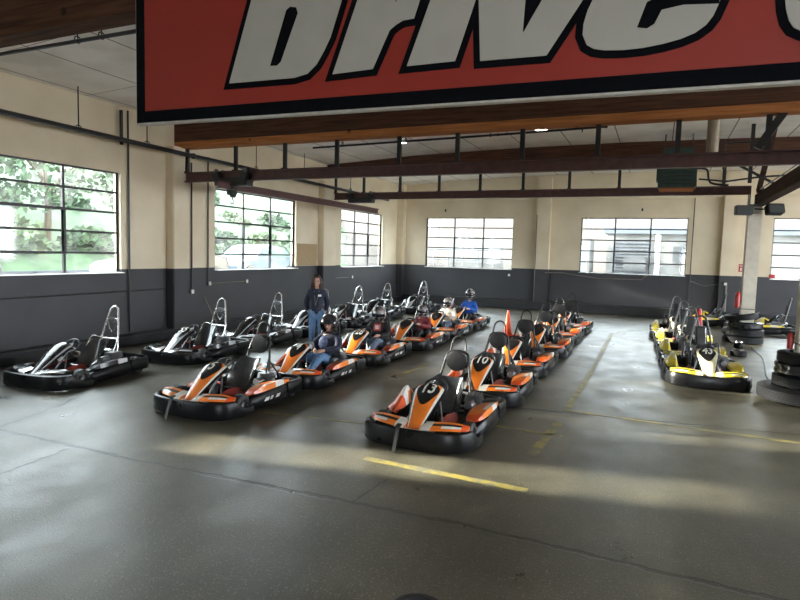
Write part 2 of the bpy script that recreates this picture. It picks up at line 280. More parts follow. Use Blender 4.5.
# ------------------------------------------------------------------ mesh building
class MB:
    def __init__(s): s.v = []; s.f = []; s.m = []
    def quad(s, *idx, mi=0): s.f.append(tuple(idx)); s.m.append(mi)
    def add(s, vs, fs, mi=0):
        o = len(s.v); s.v += [tuple(v) for v in vs]
        for f in fs: s.f.append(tuple(i+o for i in f)); s.m.append(mi)
        return s
    def box(s, c, d, rot=None, mi=0, bev=0):
        x, y, z = (k/2 for k in d)
        if bev:
            bm = bmesh.new(); bmesh.ops.create_cube(bm, size=1); bmesh.ops.scale(bm, vec=d, verts=bm.verts)
            bmesh.ops.bevel(bm, geom=bm.edges[:], offset=bev, segments=2, affect='EDGES')
            bm.verts.index_update(); vs = [v.co.copy() for v in bm.verts]; fs = [[v.index for v in f.verts] for f in bm.faces]; bm.free()
        else:
            vs = [Vector(q) for q in ((-x, -y, -z), (x, -y, -z), (x, y, -z), (-x, y, -z), (-x, -y, z), (x, -y, z), (x, y, z), (-x, y, z))]
            fs = [(0, 3, 2, 1), (4, 5, 6, 7), (0, 1, 5, 4), (1, 2, 6, 5), (2, 3, 7, 6), (3, 0, 4, 7)]
        M = Euler(rot).to_matrix() if rot else Matrix.Identity(3)
        return s.add([M @ v + Vector(c) for v in vs], fs, mi)
    def tube(s, pts, r, n=8, closed=False, mi=0, caps=True, smooth=0):
        pts = [Vector(p) for p in pts]
        if smooth: pts = catmull(pts, smooth, closed)
        k = len(pts); rs = r if isinstance(r, (list, tuple)) else [r]*k
        if len(rs) != k: rs = [rs[0]+(rs[-1]-rs[0])*i/(k-1) for i in range(k)]
        o = len(s.v); prev = None
        for i, p in enumerate(pts):
            if closed: t = pts[(i+1) % k]-pts[i-1]
            else: t = pts[min(i+1, k-1)]-pts[max(i-1, 0)]
            t.normalize()
            if prev is None: a = t.orthogonal().normalized()
            else:
                a = prev-t*prev.dot(t); a = a.normalized() if a.length > 1e-6 else t.orthogonal().normalized()
            prev = a; b = t.cross(a)
            for j in range(n):
                an = 2*PI*j/n; s.v.append(tuple(p+(a*math.cos(an)+b*math.sin(an))*rs[i]))
        for i in range(k if closed else k-1):
            for j in range(n):
                a0 = o+i*n+j; a1 = o+i*n+(j+1) % n; i2 = (i+1) % k; s.f.append((a0, a1, o+i2*n+(j+1) % n, o+i2*n+j)); s.m.append(mi)
        if not closed and caps:
            s.f.append(tuple(o+j for j in reversed(range(n)))); s.m.append(mi); s.f.append(tuple(o+(k-1)*n+j for j in range(n))); s.m.append(mi)
        return s
    def loft(s, secs, closed=True, caps=True, mi=0, mfun=None):
        n = len(secs[0]); o = len(s.v)
        for sec in secs: s.v += [tuple(p) for p in sec]
        for i in range(len(secs)-1):
            for j in range(n if closed else n-1):
                j2 = (j+1) % n; s.f.append((o+i*n+j, o+i*n+j2, o+(i+1)*n+j2, o+(i+1)*n+j)); s.m.append(mfun(i, j) if mfun else mi)
        if caps and closed:
            s.f.append(tuple(o+j for j in reversed(range(n)))); s.m.append(mi)
            q = o+(len(secs)-1)*n; s.f.append(tuple(q+j for j in range(n))); s.m.append(mi)
        return s
    def lathe(s, prof, n=20, c=(0, 0, 0), axis='z', mi=0, mfun=None):
        secs = []
        for j in range(n):
            a = 2*PI*j/n; row = []
            for (r, h) in prof:
                q = (r*math.cos(a), r*math.sin(a), h)
                if axis == 'x': q = (q[2], q[0], q[1])
                if axis == 'y': q = (q[0], q[2], q[1])
                row.append(Vector(q)+Vector(c))
            secs.append(row)
        k = len(prof); o = len(s.v)
        for sec in secs: s.v += [tuple(p) for p in sec]
        for j in range(n):
            for i in range(k-1):
                j2 = (j+1) % n; s.f.append((o+j*k+i, o+j2*k+i, o+j2*k+i+1, o+j*k+i+1)); s.m.append(mfun(i, j) if mfun else mi)
        return s
    def ell(s, c, rad, nu=16, nv=10, rot=None, mi=0, mfun=None, fun=None):
        c = Vector(c); o = len(s.v); M = Euler(rot).to_matrix() if rot else Matrix.Identity(3)
        for i in range(nv+1):
            ph = -PI/2+PI*i/nv
            for j in range(nu):
                th = 2*PI*j/nu; d = Vector((math.cos(ph)*math.cos(th), math.cos(ph)*math.sin(th), math.sin(ph)))
                q = Vector((d.x*rad[0], d.y*rad[1], d.z*rad[2]))
                if fun: q = fun(d, q)
                s.v.append(tuple(M @ q+c))
        for i in range(nv):
            for j in range(nu):
                mi_ = mfun(-PI/2+PI*(i+.5)/nv, 2*PI*(j+.5)/nu) if mfun else mi
                if mi_ is None: continue
                s.f.append((o+i*nu+j, o+i*nu+(j+1) % nu, o+(i+1)*nu+(j+1) % nu, o+(i+1)*nu+j)); s.m.append(mi_)
        return s
    def extrude(s, poly, y0, y1, mi=0):
        """polygon in x,z extruded along y (concave allowed)"""
        bm = bmesh.new(); vs = [bm.verts.new((x, y0, z)) for x, z in poly]; f = bm.faces.new(vs)
        r = bmesh.ops.extrude_face_region(bm, geom=[f]); nv = [g for g in r['geom'] if isinstance(g, bmesh.types.BMVert)]
        bmesh.ops.translate(bm, verts=nv, vec=(0, y1-y0, 0)); bmesh.ops.triangulate(bm, faces=[g for g in bm.faces if len(g.verts) > 4])
        bm.verts.index_update(); s.add([v.co.copy() for v in bm.verts], [[v.index for v in g.verts] for g in bm.faces], mi); bm.free(); return s
    def mesh(s, name, mats, smooth=True, angle=40, solid=0, clean=True):
        me = bpy.data.meshes.new(name); me.from_pydata(s.v, [], s.f)
        for mt in (mats if isinstance(mats, (list, tuple)) else [mats]): me.materials.append(mt)
        me.polygons.foreach_set('material_index', s.m)
        bm = bmesh.new(); bm.from_mesh(me)
        if clean: bmesh.ops.remove_doubles(bm, verts=bm.verts, dist=1e-5)
        if solid: bmesh.ops.solidify(bm, geom=bm.faces[:], thickness=solid)
        bmesh.ops.delete(bm, geom=[v for v in bm.verts if not v.link_faces], context='VERTS')
        bmesh.ops.recalc_face_normals(bm, faces=bm.faces)
        for f in bm.faces: f.smooth = smooth
        ca = R(angle)
        for e in bm.edges:
            if len(e.link_faces) == 2 and e.calc_face_angle(0) > ca: e.smooth = False
        bm.to_mesh(me); bm.free(); return me

def catmull(pts, n, closed=False):
    pts = [Vector(p) for p in pts]; k = len(pts); out = []
    for i in range(k if closed else k-1):
        g = (lambda j: pts[j % k]) if closed else (lambda j: pts[max(0, min(k-1, j))])
        p0, p1, p2, p3 = g(i-1), g(i), g(i+1), g(i+2)
        for q in range(n):
            t = q/n; out.append(.5*((2*p1)+(p2-p0)*t+(2*p0-5*p1+4*p2-p3)*t*t+(3*p1-3*p2+p3-p0)*t**3))
    if not closed: out.append(pts[-1])
    return out

def link(name, me, parent=None, loc=(0, 0, 0), rot=None):
    o = bpy.data.objects.new(name, me); COL.objects.link(o); o.location = loc
    if rot: o.rotation_euler = rot
    if parent: o.parent = parent
    return o
def tag(o, label=None, cat=None, group=None, kind=None):
    for k, v in (('label', label), ('category', cat), ('group', group), ('kind', kind)):
        if v: o[k] = v
    return o
def empty(name, loc, rz=0, label=None, cat=None, group=None, kind=None):
    o = bpy.data.objects.new(name, None); COL.objects.link(o); o.location = loc; o.rotation_euler = (0, 0, rz); o.empty_display_size = .2
    return tag(o, label, cat, group, kind)
CACHE = {}
def part(name, key, fn, mats, parent, solid=0, angle=40, **kw):
    if key not in CACHE:
        b = MB(); fn(b); CACHE[key] = b.mesh(name, mats, angle=angle, solid=solid)
    return link(name, CACHE[key], parent, **kw)
def struct(name, b, mats, parent=None, angle=30):
    return tag(link(name, b.mesh(name, mats, angle=angle), parent), kind=None if parent else 'structure')
def text_mesh(s, size, shear=0, font_offset=0.0):
    cu = bpy.data.curves.new('digits', 'FONT'); cu.body = s; cu.size = size; cu.shear = shear; cu.offset = font_offset
    cu.align_x = 'CENTER'; cu.align_y = 'CENTER'; o = bpy.data.objects.new('digits', cu); COL.objects.link(o)
    dg = bpy.context.evaluated_depsgraph_get(); me = bpy.data.meshes.new_from_object(o.evaluated_get(dg))
    vs = [v.co.copy() for v in me.vertices]; fs = [tuple(p.vertices) for p in me.polygons]
    bpy.data.objects.remove(o); bpy.data.curves.remove(cu); bpy.data.meshes.remove(me); return vs, fs

# ------------------------------------------------------------------ room shell
def wall_with_holes(b, u0, u1, z0, z1, holes, t0, t1, plane):
    """solid wall between t0 and t1 thickness, holes=(a,b,za,zb)"""
    def bx(a, c, za, zb):
        if c-a < 1e-4 or zb-za < 1e-4: return
        if plane == 'x': b.box(((t0+t1)/2, (a+c)/2, (za+zb)/2), (abs(t1-t0), c-a, zb-za))
        else: b.box(((a+c)/2, (t0+t1)/2, (za+zb)/2), (c-a, abs(t1-t0), zb-za))
    u = u0
    for (a, c, za, zb) in sorted(holes):
        bx(u, a, z0, z1); bx(a, c, z0, za); bx(a, c, zb, z1); u = c
    bx(u, u1, z0, z1)

b = MB(); b.box((0.6, 10, -.1), (26, 36, .2)); struct('floor', b, m_floor)
b = MB(); wall_with_holes(b, YF-.2, YB+.2, 0, 6.1, [(a, c, WZ[0], 3.5 if a == 3.7 else WZ[1]) for a, c in WIN_L], XL, XL-.22, 'x'); struct('wall_left', b, m_wall)
b = MB(); wall_with_holes(b, XL, XR, 0, 6.3, [(a, c, *WZ) for a, c in WIN_B], YB, YB+.22, 'y'); struct('wall_back', b, m_wall)
b = MB(); wall_with_holes(b, YF-.2, YB, 0, 6.1, [(2, 24, 1.2, 4.6)], XR, XR+.22, 'x'); struct('wall_right', b, m_wall)  # hole added out of view to brighten the left and back walls
b = MB(); wall_with_holes(b, XL, XR, 0, 6.1, [(2, 6, 0, 3.4)], YF, YF-.22, 'y'); struct('wall_front', b, m_wall)  # hole added behind the camera to let fill daylight in
cs = [(XL-.25, 5.62), (-10, 5.72), (-8, 5.84), (-5, 5.92), (-1, 5.95), (3, 5.9), (7, 5.8), (XR+.3, 5.6)]
b = MB()
b.loft([[(x, y, z) for x, z in cs]+[(x, y, z+.25) for x, z in reversed(cs)] for y in (YF-.3, YB+.3)]); struct('ceiling', b, m_ceil)

def ceil_z(x):
    for (a, za), (c, zc) in zip(cs, cs[1:]):
        if a <= x <= c: return za+(zc-za)*(x-a)/(c-a)
    return 5.6

# pilasters
def pil(name, b): struct(name, b, m_wall)
for i, (y0, y1) in enumerate([(4.8, 5.35), (11.55, 12.25), (18.95, 19.88)]):
    b = MB(); b.box((XL+.13, (y0+y1)/2, 2.475), (.26, y1-y0, 4.95), bev=.02); pil('wall_left_pilaster', b)
b = MB(); b.box((XL+.15, YB-.15, 2.85), (.34, .34, 5.7), bev=.02); pil('wall_corner_pilaster', b)
for x0, x1 in ((-5.04, -4.43), (2.2, 2.72)):
    b = MB(); b.box(((x0+x1)/2, YB-.13, 2.9), (x1-x0, .26, 5.8), bev=.02); pil('wall_back_pilaster', b)
b = MB(); b.box((0.6, YB-.06, 4.92), (24.6, .12, .09)); struct('trim_1', b, m_wall)
b = MB(); b.box((XL+.012, 18.22, 2.22), (.024, 1.3, .78)); struct('trim_2', b, m_tan_panel)
# black kerb rail along the foot of both walls
b = MB(); b.box((XL+.16, 10, .13), (.3, 33, .26), bev=.03); struct('baseboard_left', b, m_curb)
b = MB(); b.box((0.8, YB-.16, .2), (24.3, .3, .4), bev=.03); struct('baseboard_back', b, m_curb)

# windows
def window(n, plane, a, c, cols, sash_col, sash_rows=(1, 3), zt=None):
    za, zb = WZ[0], zt or WZ[1]; t = XL-.10 if plane == 'x' else YB+.10
    def B(bb, u0, u1, z0, z1, th, mi=0, dt=0):
        if plane == 'x': bb.box((t+dt, (u0+u1)/2, (z0+z1)/2), (th, u1-u0, z1-z0), mi=mi)
        else: bb.box(((u0+u1)/2, t-dt, (z0+z1)/2), (u1-u0, th, z1-z0), mi=mi)
    e = empty(f'window_{n}', (0, 0, 0), kind='structure')
    f = MB(); w = .035
    B(f, a, a+w, za, zb, .06); B(f, c-w, c, za, zb, .06); B(f, a+w, c-w, za, za+w, .06); B(f, a+w, c-w, zb-w, zb, .06)
    for k in range(1, cols): u = a+(c-a)*k/cols; B(f, u-.028, u+.028, za+w, zb-w, .05)
    for k in range(1, 5): z = za+(zb-za)*k/5; B(f, a+w, c-w, z-.023, z+.023, .045)
    struct('window_frame', f, m_bar, e)
    if sash_col is not None:
        s = MB(); u0 = a+(c-a)*sash_col/cols; u1 = a+(c-a)*(sash_col+1)/cols; z0 = za+(zb-za)*sash_rows[0]/5; z1 = za+(zb-za)*sash_rows[1]/5
        for q in ((u0-.03, u0+.03, z0-.03, z1+.03), (u1-.03, u1+.03, z0-.03, z1+.03), (u0+.03, u1-.03, z0-.03, z0+.025), (u0+.03, u1-.03, z1-.03, z1+.03)): B(s, *q, .075, dt=.01)
        struct('opening_sash', s, m_bar, e)
    g = MB(); B(g, a+w, c-w, za+w, zb-w, .004, dt=-.012); struct('window_pane', g, m_glass, e)
    s = MB()
    B(s, a, c, za-.0, za+.02, .2, dt=.12)
    struct('window_sill', s, m_white_reveal, e)
    return e
window(1, 'x', *WIN_L[2], 3, 1); window(2, 'x', *WIN_L[3], 3, 1); window(3, 'x', *WIN_L[4], 3, 1)
window(4, 'y', *WIN_B[0], 3, 1, (1, 3)); window(5, 'y', *WIN_B[1], 3, 1, (1, 3)); window(6, 'y', *WIN_B[2], 3, 1)
window(7, 'x', *WIN_L[0], 1, None, zt=3.5); window(8, 'x', *WIN_L[1], 3, 1)  # out of view: narrow one shapes the sun streak, wide one adds daylight

# painted floor lines
def stripe(pts, w, mt):
    b = MB(); P = [Vector((*p, 0)) for p in pts]; A = []
    for i, p in enumerate(P):
        t = (P[min(i+1, len(P)-1)]-P[max(i-1, 0)]).normalized(); n = Vector((-t.y, t.x, 0))*w/2; A.append((p+n, p-n))
    secs = [[(l.x, l.y, .0005), (l.x, l.y, .003), (r.x, r.y, .003), (r.x, r.y, .0005)] for l, r in A]
    b.loft(secs); tag(link('floor_marking', b.mesh('floor_marking', mt)), kind='structure')
stripe([(-1.28, 7.0), (-1.2, 8.6)], .13, m_line); stripe([(-1.2, 9.35), (-1.17, 12.5), (-1.2, 16), (-1.25, 19.7)], .12, m_line2)
stripe([(-1.2, 9.36), (1.8, 9.2), (9, 8.9)], .085, m_line); stripe([(-3.0, 5.97), (-1.1, 5.9)], .11, m_line)
stripe([(-4.5, 10.3), (-4.47, 12.1)], .11, m_line); stripe([(-1.3, 19.7), (-.1, 21.9), (.5, 23)], .1, m_line2)
stripe([(-2.2, 8.0), (-1.05, 7.95)], .08, m_line2); stripe([(-5.2, 7.0), (-3.6, 7.2)], .05, m_line2)

# ------------------------------------------------------------------ beams, rails, pipes
def beam(y, z0, th, name='timber_beam', x0=XL-.0, x1=XR, lam=True, label=''):
    e = empty(name, (0, y, z0), label=label, cat='beam')
    b = MB(); n = 14
    xs = [x0+(x1-x0)*k/n for k in range(n+1)]
    zb = .16 if lam else 0
    b.loft([[(x, -th/2, zb), (x, th/2, zb), (x, th/2, ceil_z(x)-z0-.005), (x, -th/2, ceil_z(x)-z0-.005)] for x in xs])
    link('beam_body', b.mesh('beam_body', m_beam), e)
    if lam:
        b = MB(); b.box(((x0+x1)/2, 0, .08), (x1-x0, th+.02, .16), bev=.008); link('lit_tone_lamination', b.mesh('lit_tone_lamination', m_lam), e)  # lighter orange colour stands in for light on the beam's bottom edge
    return e
beam(5.05, 4.95, .28, lam=False, label='dark timber ceiling beam at upper left, running behind the big red sign')
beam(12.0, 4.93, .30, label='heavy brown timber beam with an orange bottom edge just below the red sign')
beam(19.7, 5.18, .28, lam=False, label='darker timber roof beam behind the green heater, above the far crane rail')

def crane_rail(y, xs, z0, z1, ztop, x0, x1, label):
    e = empty('crane_rail', (0, y, z0), label=label, cat='rail', group='steel crane rails hung below the beams')
    b = MB(); h = z1-z0
    b.box(((x0+x1)/2, 0, .012), (x1-x0, .15, .024)); b.box(((x0+x1)/2, 0, h-.012), (x1-x0, .15, .024)); b.box(((x0+x1)/2, 0, h/2), (x1-x0, .022, h-.04))
    link('rail_body', b.mesh('rail_body', m_rail), e)
    for x in xs:
        r = MB(); r.box((x, 0, (h+ztop-z0)/2), (.09, .06, ztop-z0-h)); r.box((x, 0, h+.012), (.14, .16, .02)); link('hanger', r.mesh('hanger', m_black_steel), e)
crane_rail(12.0, (-11.4, -9.83, -8.36, -6.93, -5.36, -4.02, -2.65, -1.2, .19, 1.6), 4.07, 4.32, 4.93, -11.44, 2.45, 'maroon steel crane rail on black hangers under the nearer timber beam')
crane_rail(19.7, (-11.4, -10.2, -8.73, -7.23, -5.74, -4.27, -2.78, -1.27, .2, 1.6), 4.32, 4.57, 5.18, -11.44, 2.3, 'maroon steel crane rail on black hangers under the far timber beam')
e = empty('crane_bridge', (-9.9, 11.4, 3.84), label='maroon steel bridge bar crossing between the two crane rails at left', cat='crane bridge')
b = MB()
for z in (.012, .168): b.box((0, 4.45, z), (.12, 8.9, .024))
b.box((0, 4.45, .09), (.02, 8.9, .14)); link('bridge_bar', b.mesh('bridge_bar', m_rail), e)
def trolley(x, y, z, label, hook=True):
    e = empty('crane_trolley', (x, y, z), label=label, cat='crane trolley', group='dark trolleys on the crane rails')
    b = MB()
    b.box((0, 0, -.12), (1.0, .3, .14), bev=.02)
    b.box((0, 0, -.03), (.7, .22, .1), bev=.02); link('trolley_frame', b.mesh('trolley_frame', m_black_steel), e)
    for sx in (-1, 1):
        b = MB(); b.box((sx*.44, 0, .05), (.24, .34, .22), rot=(0, sx*.5, 0), bev=.03)
        w = link('end_truck', b.mesh('end_truck', m_black_steel), e)
        for sy in (-1, 1):
            q = MB(); q.lathe([(0, -.02), (.07, -.02), (.07, .02), (0, .02)], 12, (sx*.44, sy*.12, .17), 'y'); link('trolley_wheel', q.mesh('trolley_wheel', m_alu), w)
    if hook:
        b = MB(); b.box((-.05, 0, -.3), (.2, .2, .22), bev=.02); b.box((-.02, 0, -.42), (.12, .14, .1), bev=.02); link('hoist_body', b.mesh('hoist_body', m_black_steel), e)
        b = MB(); b.tube([(-.03, 0, -.46), (-.03, 0, -.52), (.01, 0, -.55), (.01, 0, -.6), (-.05, 0, -.63), (-.09, 0, -.58)], .014, 6, smooth=3); link('hook', b.mesh('hook', m_alu), e)
trolley(-9.9, 12.0, 4.13, 'dark crane trolley with a small hook on the nearer rail by the left wall')
trolley(-10.3, 19.7, 4.38, 'dark crane trolley without a hook on the far rail by the left wall', False)

def pipe(name, pts, r, mt, label, cat, hangers=(), hr=.012, hmat=None):
    e = empty(name, pts[0], label=label, cat=cat); o = Vector(pts[0])
    b = MB(); b.tube([Vector(p)-o for p in pts], r, 8)
    for p in pts[1:-1]: b.ell(Vector(p)-o, (r*1.35,)*3, 8, 6)
    link('pipe_run', b.mesh('pipe_run', mt), e)
    for (p, q) in hangers:
        h = MB(); h.tube([Vector(p)-o, Vector(q)-o], hr, 6); h.tube([Vector(p)-o+Vector((0, (r+.02)*math.cos(t), (r+.02)*math.sin(t)))-Vector((0, 0, 0)) for t in [2*PI*k/10 for k in range(10)]], .01, 5, closed=True)
        link('hanger', h.mesh('hanger', hmat or m_black_steel), e)
    return e
pipe('sprinkler_pipe', [(-11.2, -3, 4.84), (-11.2, 12, 4.74), (-11.2, 24, 4.70)], .055, m_black_steel, 'black sprinkler pipe running along the left wall above the windows', 'pipe',
     [((-11.2, y, 4.78), (-11.2, y, 5.64)) for y in (5.3, 8.7, 10.49, 14.6, 17.2, 20.5)])
pipe('ceiling_pipe', [(-11.5, 6.3, 5.4), (-3, 6.3, 5.4), (8, 6.3, 5.4)], .03, m_black_steel, 'thin black pipe crossing under the white ceiling at upper left', 'pipe',
     [((x, 6.3, 5.42), (x, 6.3, ceil_z(x)+.01)) for x in (-8.1, -7.6, -5, -2)], .009)
pipe('ceiling_pipe', [(-9.6, 15.2, 5.42), (-4, 15.2, 5.5), (-1.35, 15.2, 5.55), (-1.35, 15.2, 5.66)], .03, m_black_steel, 'thin black pipe under the ceiling between the two middle beams', 'pipe',
     [((x, 15.2, 5.5), (x, 15.2, ceil_z(x)+.01)) for x in (-8.6, -6.6, -4.2, -1.9)], .009)
pipe('wall_conduit', [(XL+.05, 10.35, 0.3), (XL+.05, 10.35, 5.55)], .022, m_conduit_dk, 'thin dark conduit running up the left wall beside the first window', 'conduit')
pipe('wall_bracket', [(XL+.12, 10.1, 4.72), (XL+.12, 10.1, 5.5)], .04, m_black_steel, 'short black upright pipe stub high on the left wall beside the red sign', 'pipe')
pipe('wall_conduit', [(XL+.3, 12.15, 1.2), (XL+.3, 12.15, 4.6)], .02, m_conduit_dk, 'dark conduit down the first pilaster of the left wall to a socket box', 'conduit')
pipe('wall_conduit', [(XL+.05, 13.05, 1.35), (XL+.05, 13.05, 4.9)], .02, m_conduit_dk, 'dark conduit just left of the second window', 'conduit')
pipe('wall_conduit', [(XL+.05, 13.1, 1.37), (XL+.05, 14.75, 1.38)], .016, m_conduit, 'short level conduit linking two socket boxes below the second window', 'conduit')
pipe('wall_conduit', [(XL+.05, 2, 1.27), (XL+.05, 11.5, 1.29)], .014, m_conduit_dk, 'long level conduit on the dark band below the first window', 'conduit')
pipe('wall_conduit', [(XL+.05, 19.95, 1.2), (XL+.05, 19.95, 4.2)], .02, m_conduit_dk, 'thin conduit beside the second pilaster of the left wall', 'conduit')
pipe('wall_conduit', [(XL+.05, 20.3, 1.32), (XL+.05, 21.6, 1.32)], .014, m_conduit, 'short level conduit below the third window', 'conduit')
def socket(loc, label, plane='x', s=.13):
    b = MB(); d = (.07, s, s) if plane == 'x' else (s, .07, s); b.box((0, 0, 0), d, bev=.012)
    q = (.012, s*.7, s*.75) if plane == 'x' else (s*.7, .012, s*.75); off = (.038, 0, 0) if plane == 'x' else (0, -.038, 0); b.box(off, q, bev=.003, mi=1)
    tag(link('socket_box', b.mesh('socket_box', [m_conduit, m_white_reveal]), loc=loc), label, 'socket box', 'socket boxes on the walls')
socket((XL+.3, 12.15, 1.2), 'grey socket box at the foot of the conduit on the first pilaster'); socket((XL+.04, 13.1, 1.37), 'grey socket box below the left edge of the second window')
socket((XL+.04, 14.75, 1.38), 'grey socket box below the middle of the second window'); socket((XL+.04, 21.6, 1.32), 'pale socket box below the third window')
socket((-6.19, YB-.04, 1.5), 'round pale socket box below the right corner of the fourth window', 'y'); socket((2.43, YB-.3, 1.5), 'small pale box on the back pilaster near the concrete-coloured post', 'y')
pipe('wall_conduit', [(-5.0, YB-.3, .4), (-5.0, YB-.3, 4.2)], .016, m_conduit, 'thin grey conduit up the back pilaster between the two back windows', 'conduit')
pipe('wall_conduit', [(-4.55, YB-.29, 1.68), (-3.9, YB-.06, 1.7), (-2.3, YB-.06, 1.5), (-.62, YB-.06, 1.54), (-.45, YB-.06, 1.7), (-.4, YB-.06, 2.5)], .024, m_conduit, 'pale conduit bending below and up in front of the fifth window', 'conduit')
pipe('wall_conduit', [(1.18, YB-.06, .4), (1.18, YB-.06, 5.6)], .018, m_conduit_dk, 'dark conduit right of the fifth window down the back wall', 'conduit')
pipe('wall_conduit', [(1.2, YB-.06, 1.55), (1.7, YB-.06, 1.38), (2.3, YB-.3, 1.5)], .014, m_conduit, 'sagging cable from the dark conduit to the box on the back pilaster', 'cable')
pipe('wall_conduit', [(2.46, YB-.29, .42), (2.46, YB-.29, 1.44)], .04, m_conduit, 'pale vertical conduit below the box on the back pilaster', 'conduit')
for y, z in ((2.4, 3.0),):
    pass
for x in (-9.35, -.75):
    b = MB(); b.box((0, 0, 0), (.07, .05, .12), bev=.01); tag(link('wall_bracket', b.mesh('wall_bracket', m_black_steel), loc=(x, YB-.03, 4.42)), 'tiny black bracket on the wall above the '+('fourth' if x < -5 else 'fifth')+' window', 'bracket')

# leaning stick by the left wall
b = MB(); b.tube([(0, 0, 0), (-.28, -.42, 1.1)], .018, 6); tag(link('leaning_pole', b.mesh('leaning_pole', m_conduit), loc=(XL+.62, 12.95, .005)), 'thin grey pole leaning against the left wall behind the second dark kart', 'pole')

# green unit heater with flue
e = empty('unit_heater', (.33, 18.6, 4.36), label='dark green unit heater hanging below the ceiling near the right post', cat='heater')
b = MB(); b.box((0, 0, .5), (.98, .75, .92), bev=.03); b.box((0, 0, 1.05), (.8, .6, .2), bev=.02); b.box((-.51, 0, .55), (.05, .5, .6), bev=.01); link('heater_case', b.mesh('heater_case', m_green), e)
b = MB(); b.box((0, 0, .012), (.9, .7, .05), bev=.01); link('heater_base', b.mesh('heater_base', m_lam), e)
b = MB()
for k in range(7): b.box((0, -.385, .16+k*.105), (.8, .03, .02), rot=(.5, 0, 0))
link('louvre', b.mesh('louvre', m_black_steel), e)
for sx in (-1, 1):
    b = MB(); b.tube([(sx*.35, 0, .95), (sx*.35, 0, ceil_z(.3)-4.36)], .02, 6); link('hanger', b.mesh('hanger', m_black_steel), e)
b = MB(); b.tube([(.5, 0, .6), (.75, 0, .55), (.85, 0, .2), (1.3, 0, .12)], .03, 7, smooth=4); link('gas_pipe', b.mesh('gas_pipe', m_black_steel), e)
b = MB(); b.lathe([(.0, 0), (.13, 0), (.13, .5), (.145, .5), (.145, .53), (.13, .53), (.13, 1.25)], 16)
tag(link('flue_pipe', b.mesh('flue_pipe', m_duct), loc=(.98, 15.6, 4.65)), 'tan round flue pipe rising to the ceiling beside the green heater', 'flue')

# posts, with the long timber between them and braces
def post(x, y, label):
    e = empty('roof_post', (x, y, 0), label=label, cat='post', group='pale square posts along the right side')
    b = MB(); b.box((0, 0, 2.0), (.36, .32, 4.0), bev=.015); link('post_shaft', b.mesh('post_shaft', m_post), e)
    b = MB(); b.box((0, 0, .15), (.42, .38, .28), bev=.01); b.box((0, -.0, 1.0), (.39, .35, .03)); link('steel_band', b.mesh('steel_band', m_conduit), e)
    b = MB(); b.box((0, 0, 4.03), (.3, .55, .06)); b.box((-.16, 0, 4.3), (.02, .5, .55)); b.box((.16, 0, 4.3), (.02, .5, .55)); link('post_saddle', b.mesh('post_saddle', m_black_steel), e)
post(2.48, 20.1, 'far pale square post rising behind the back tyre stack'); post(2.45, 12.1, 'near pale square post rising out of the front tyre stack at the right edge')
b = MB(); b.box((0, 0, 0), (.26, 20, .34), bev=.01); tag(link('timber_beam', b.mesh('timber_beam', m_beamY), loc=(2.66, 10.7, 4.24)), 'dark timber beam running towards the viewer over the right posts', 'beam')
pipe('rope_light', [(2.5, 20, 4.45), (2.5, 15, 4.43), (2.5, 8, 4.43), (2.5, 5, 4.42)], .014, m_conduit, 'thin grey cable laid along the top of the right timber beam', 'cable')
def strut(p, q, w, mt, label):
    p, q = Vector(p), Vector(q); b = MB(); b.tube([Vector((0, 0, 0)), q-p], w, 4); tag(link('roof_brace', b.mesh('roof_brace', mt, angle=20), loc=p), label, 'brace', 'roof braces at the right posts')
strut((1.45, 12, 4.36), (2.35, 12, 5.85), .09, m_black_steel, 'black diagonal brace from the near crane rail up to the right')
strut((2.48, 12.4, 4.4), (2.48, 14.6, 5.8), .08, m_beamY, 'dark timber knee brace above the near post at the right edge')
strut((2.48, 19.6, 4.4), (2.48, 17.6, 5.8), .08, m_beamY, 'dark timber knee brace above the far post')
strut((1.9, 19.7, 5.2), (2.9, 19.7, 4.6), .05, m_black_steel, 'short black steel brace across the head of the far post')
strut((2.0, 17.5, 4.4), (2.0, 17.5, 5.88), .06, m_black_steel, 'thick black upright between heater flue and far post')
pipe('ceiling_pipe', [(1.35, 17.0, 4.7), (1.35, 17.0, 5.35), (2.2, 17.0, 5.35), (2.2, 17.0, 5.55)], .03, m_black_steel, 'black bent pipe between the tan flue and the right post', 'pipe')
pipe('ceiling_pipe', [(.9, 18.9, 4.7), (1.6, 18.9, 4.62), (2.4, 18.9, 4.72), (4, 18.9, 4.8)], .025, m_black_steel, 'thin black gas pipe running right from the green heater', 'pipe')
def flood(x, y, z, rz, rx, label):
    e = empty('flood_light', (x, y, z), rz, label=label, cat='speaker', group='black speakers on the far post')
    b = MB(); b.box((0, 0, 0), (.44, .26, .28), rot=(rx, 0, 0), bev=.02); link('speaker_case', b.mesh('speaker_case', m_black_steel), e)
    b = MB(); b.box((0, -.13, 0), (.39, .02, .23), rot=(rx, 0, 0), bev=.005); link('speaker_grille', b.mesh('speaker_grille', m_dkgrill), e)
    b = MB(); b.tube([(0, .1, 0), (0, .2, .02), (2.48-x, .2, .02)], .02, 6); link('bracket', b.mesh('bracket', m_black_steel), e)
for nm in (): pass
flood(2.16, 19.76, 3.88, .15, 0, 'black box speaker on the left side of the far post'); flood(2.93, 19.76, 3.9, .3, -.35, 'black box speaker tilted down on the right side of the far post')
for o in [o for o in COL.objects if o.name.startswith('flood_light')]: o.name = 'box_speaker'

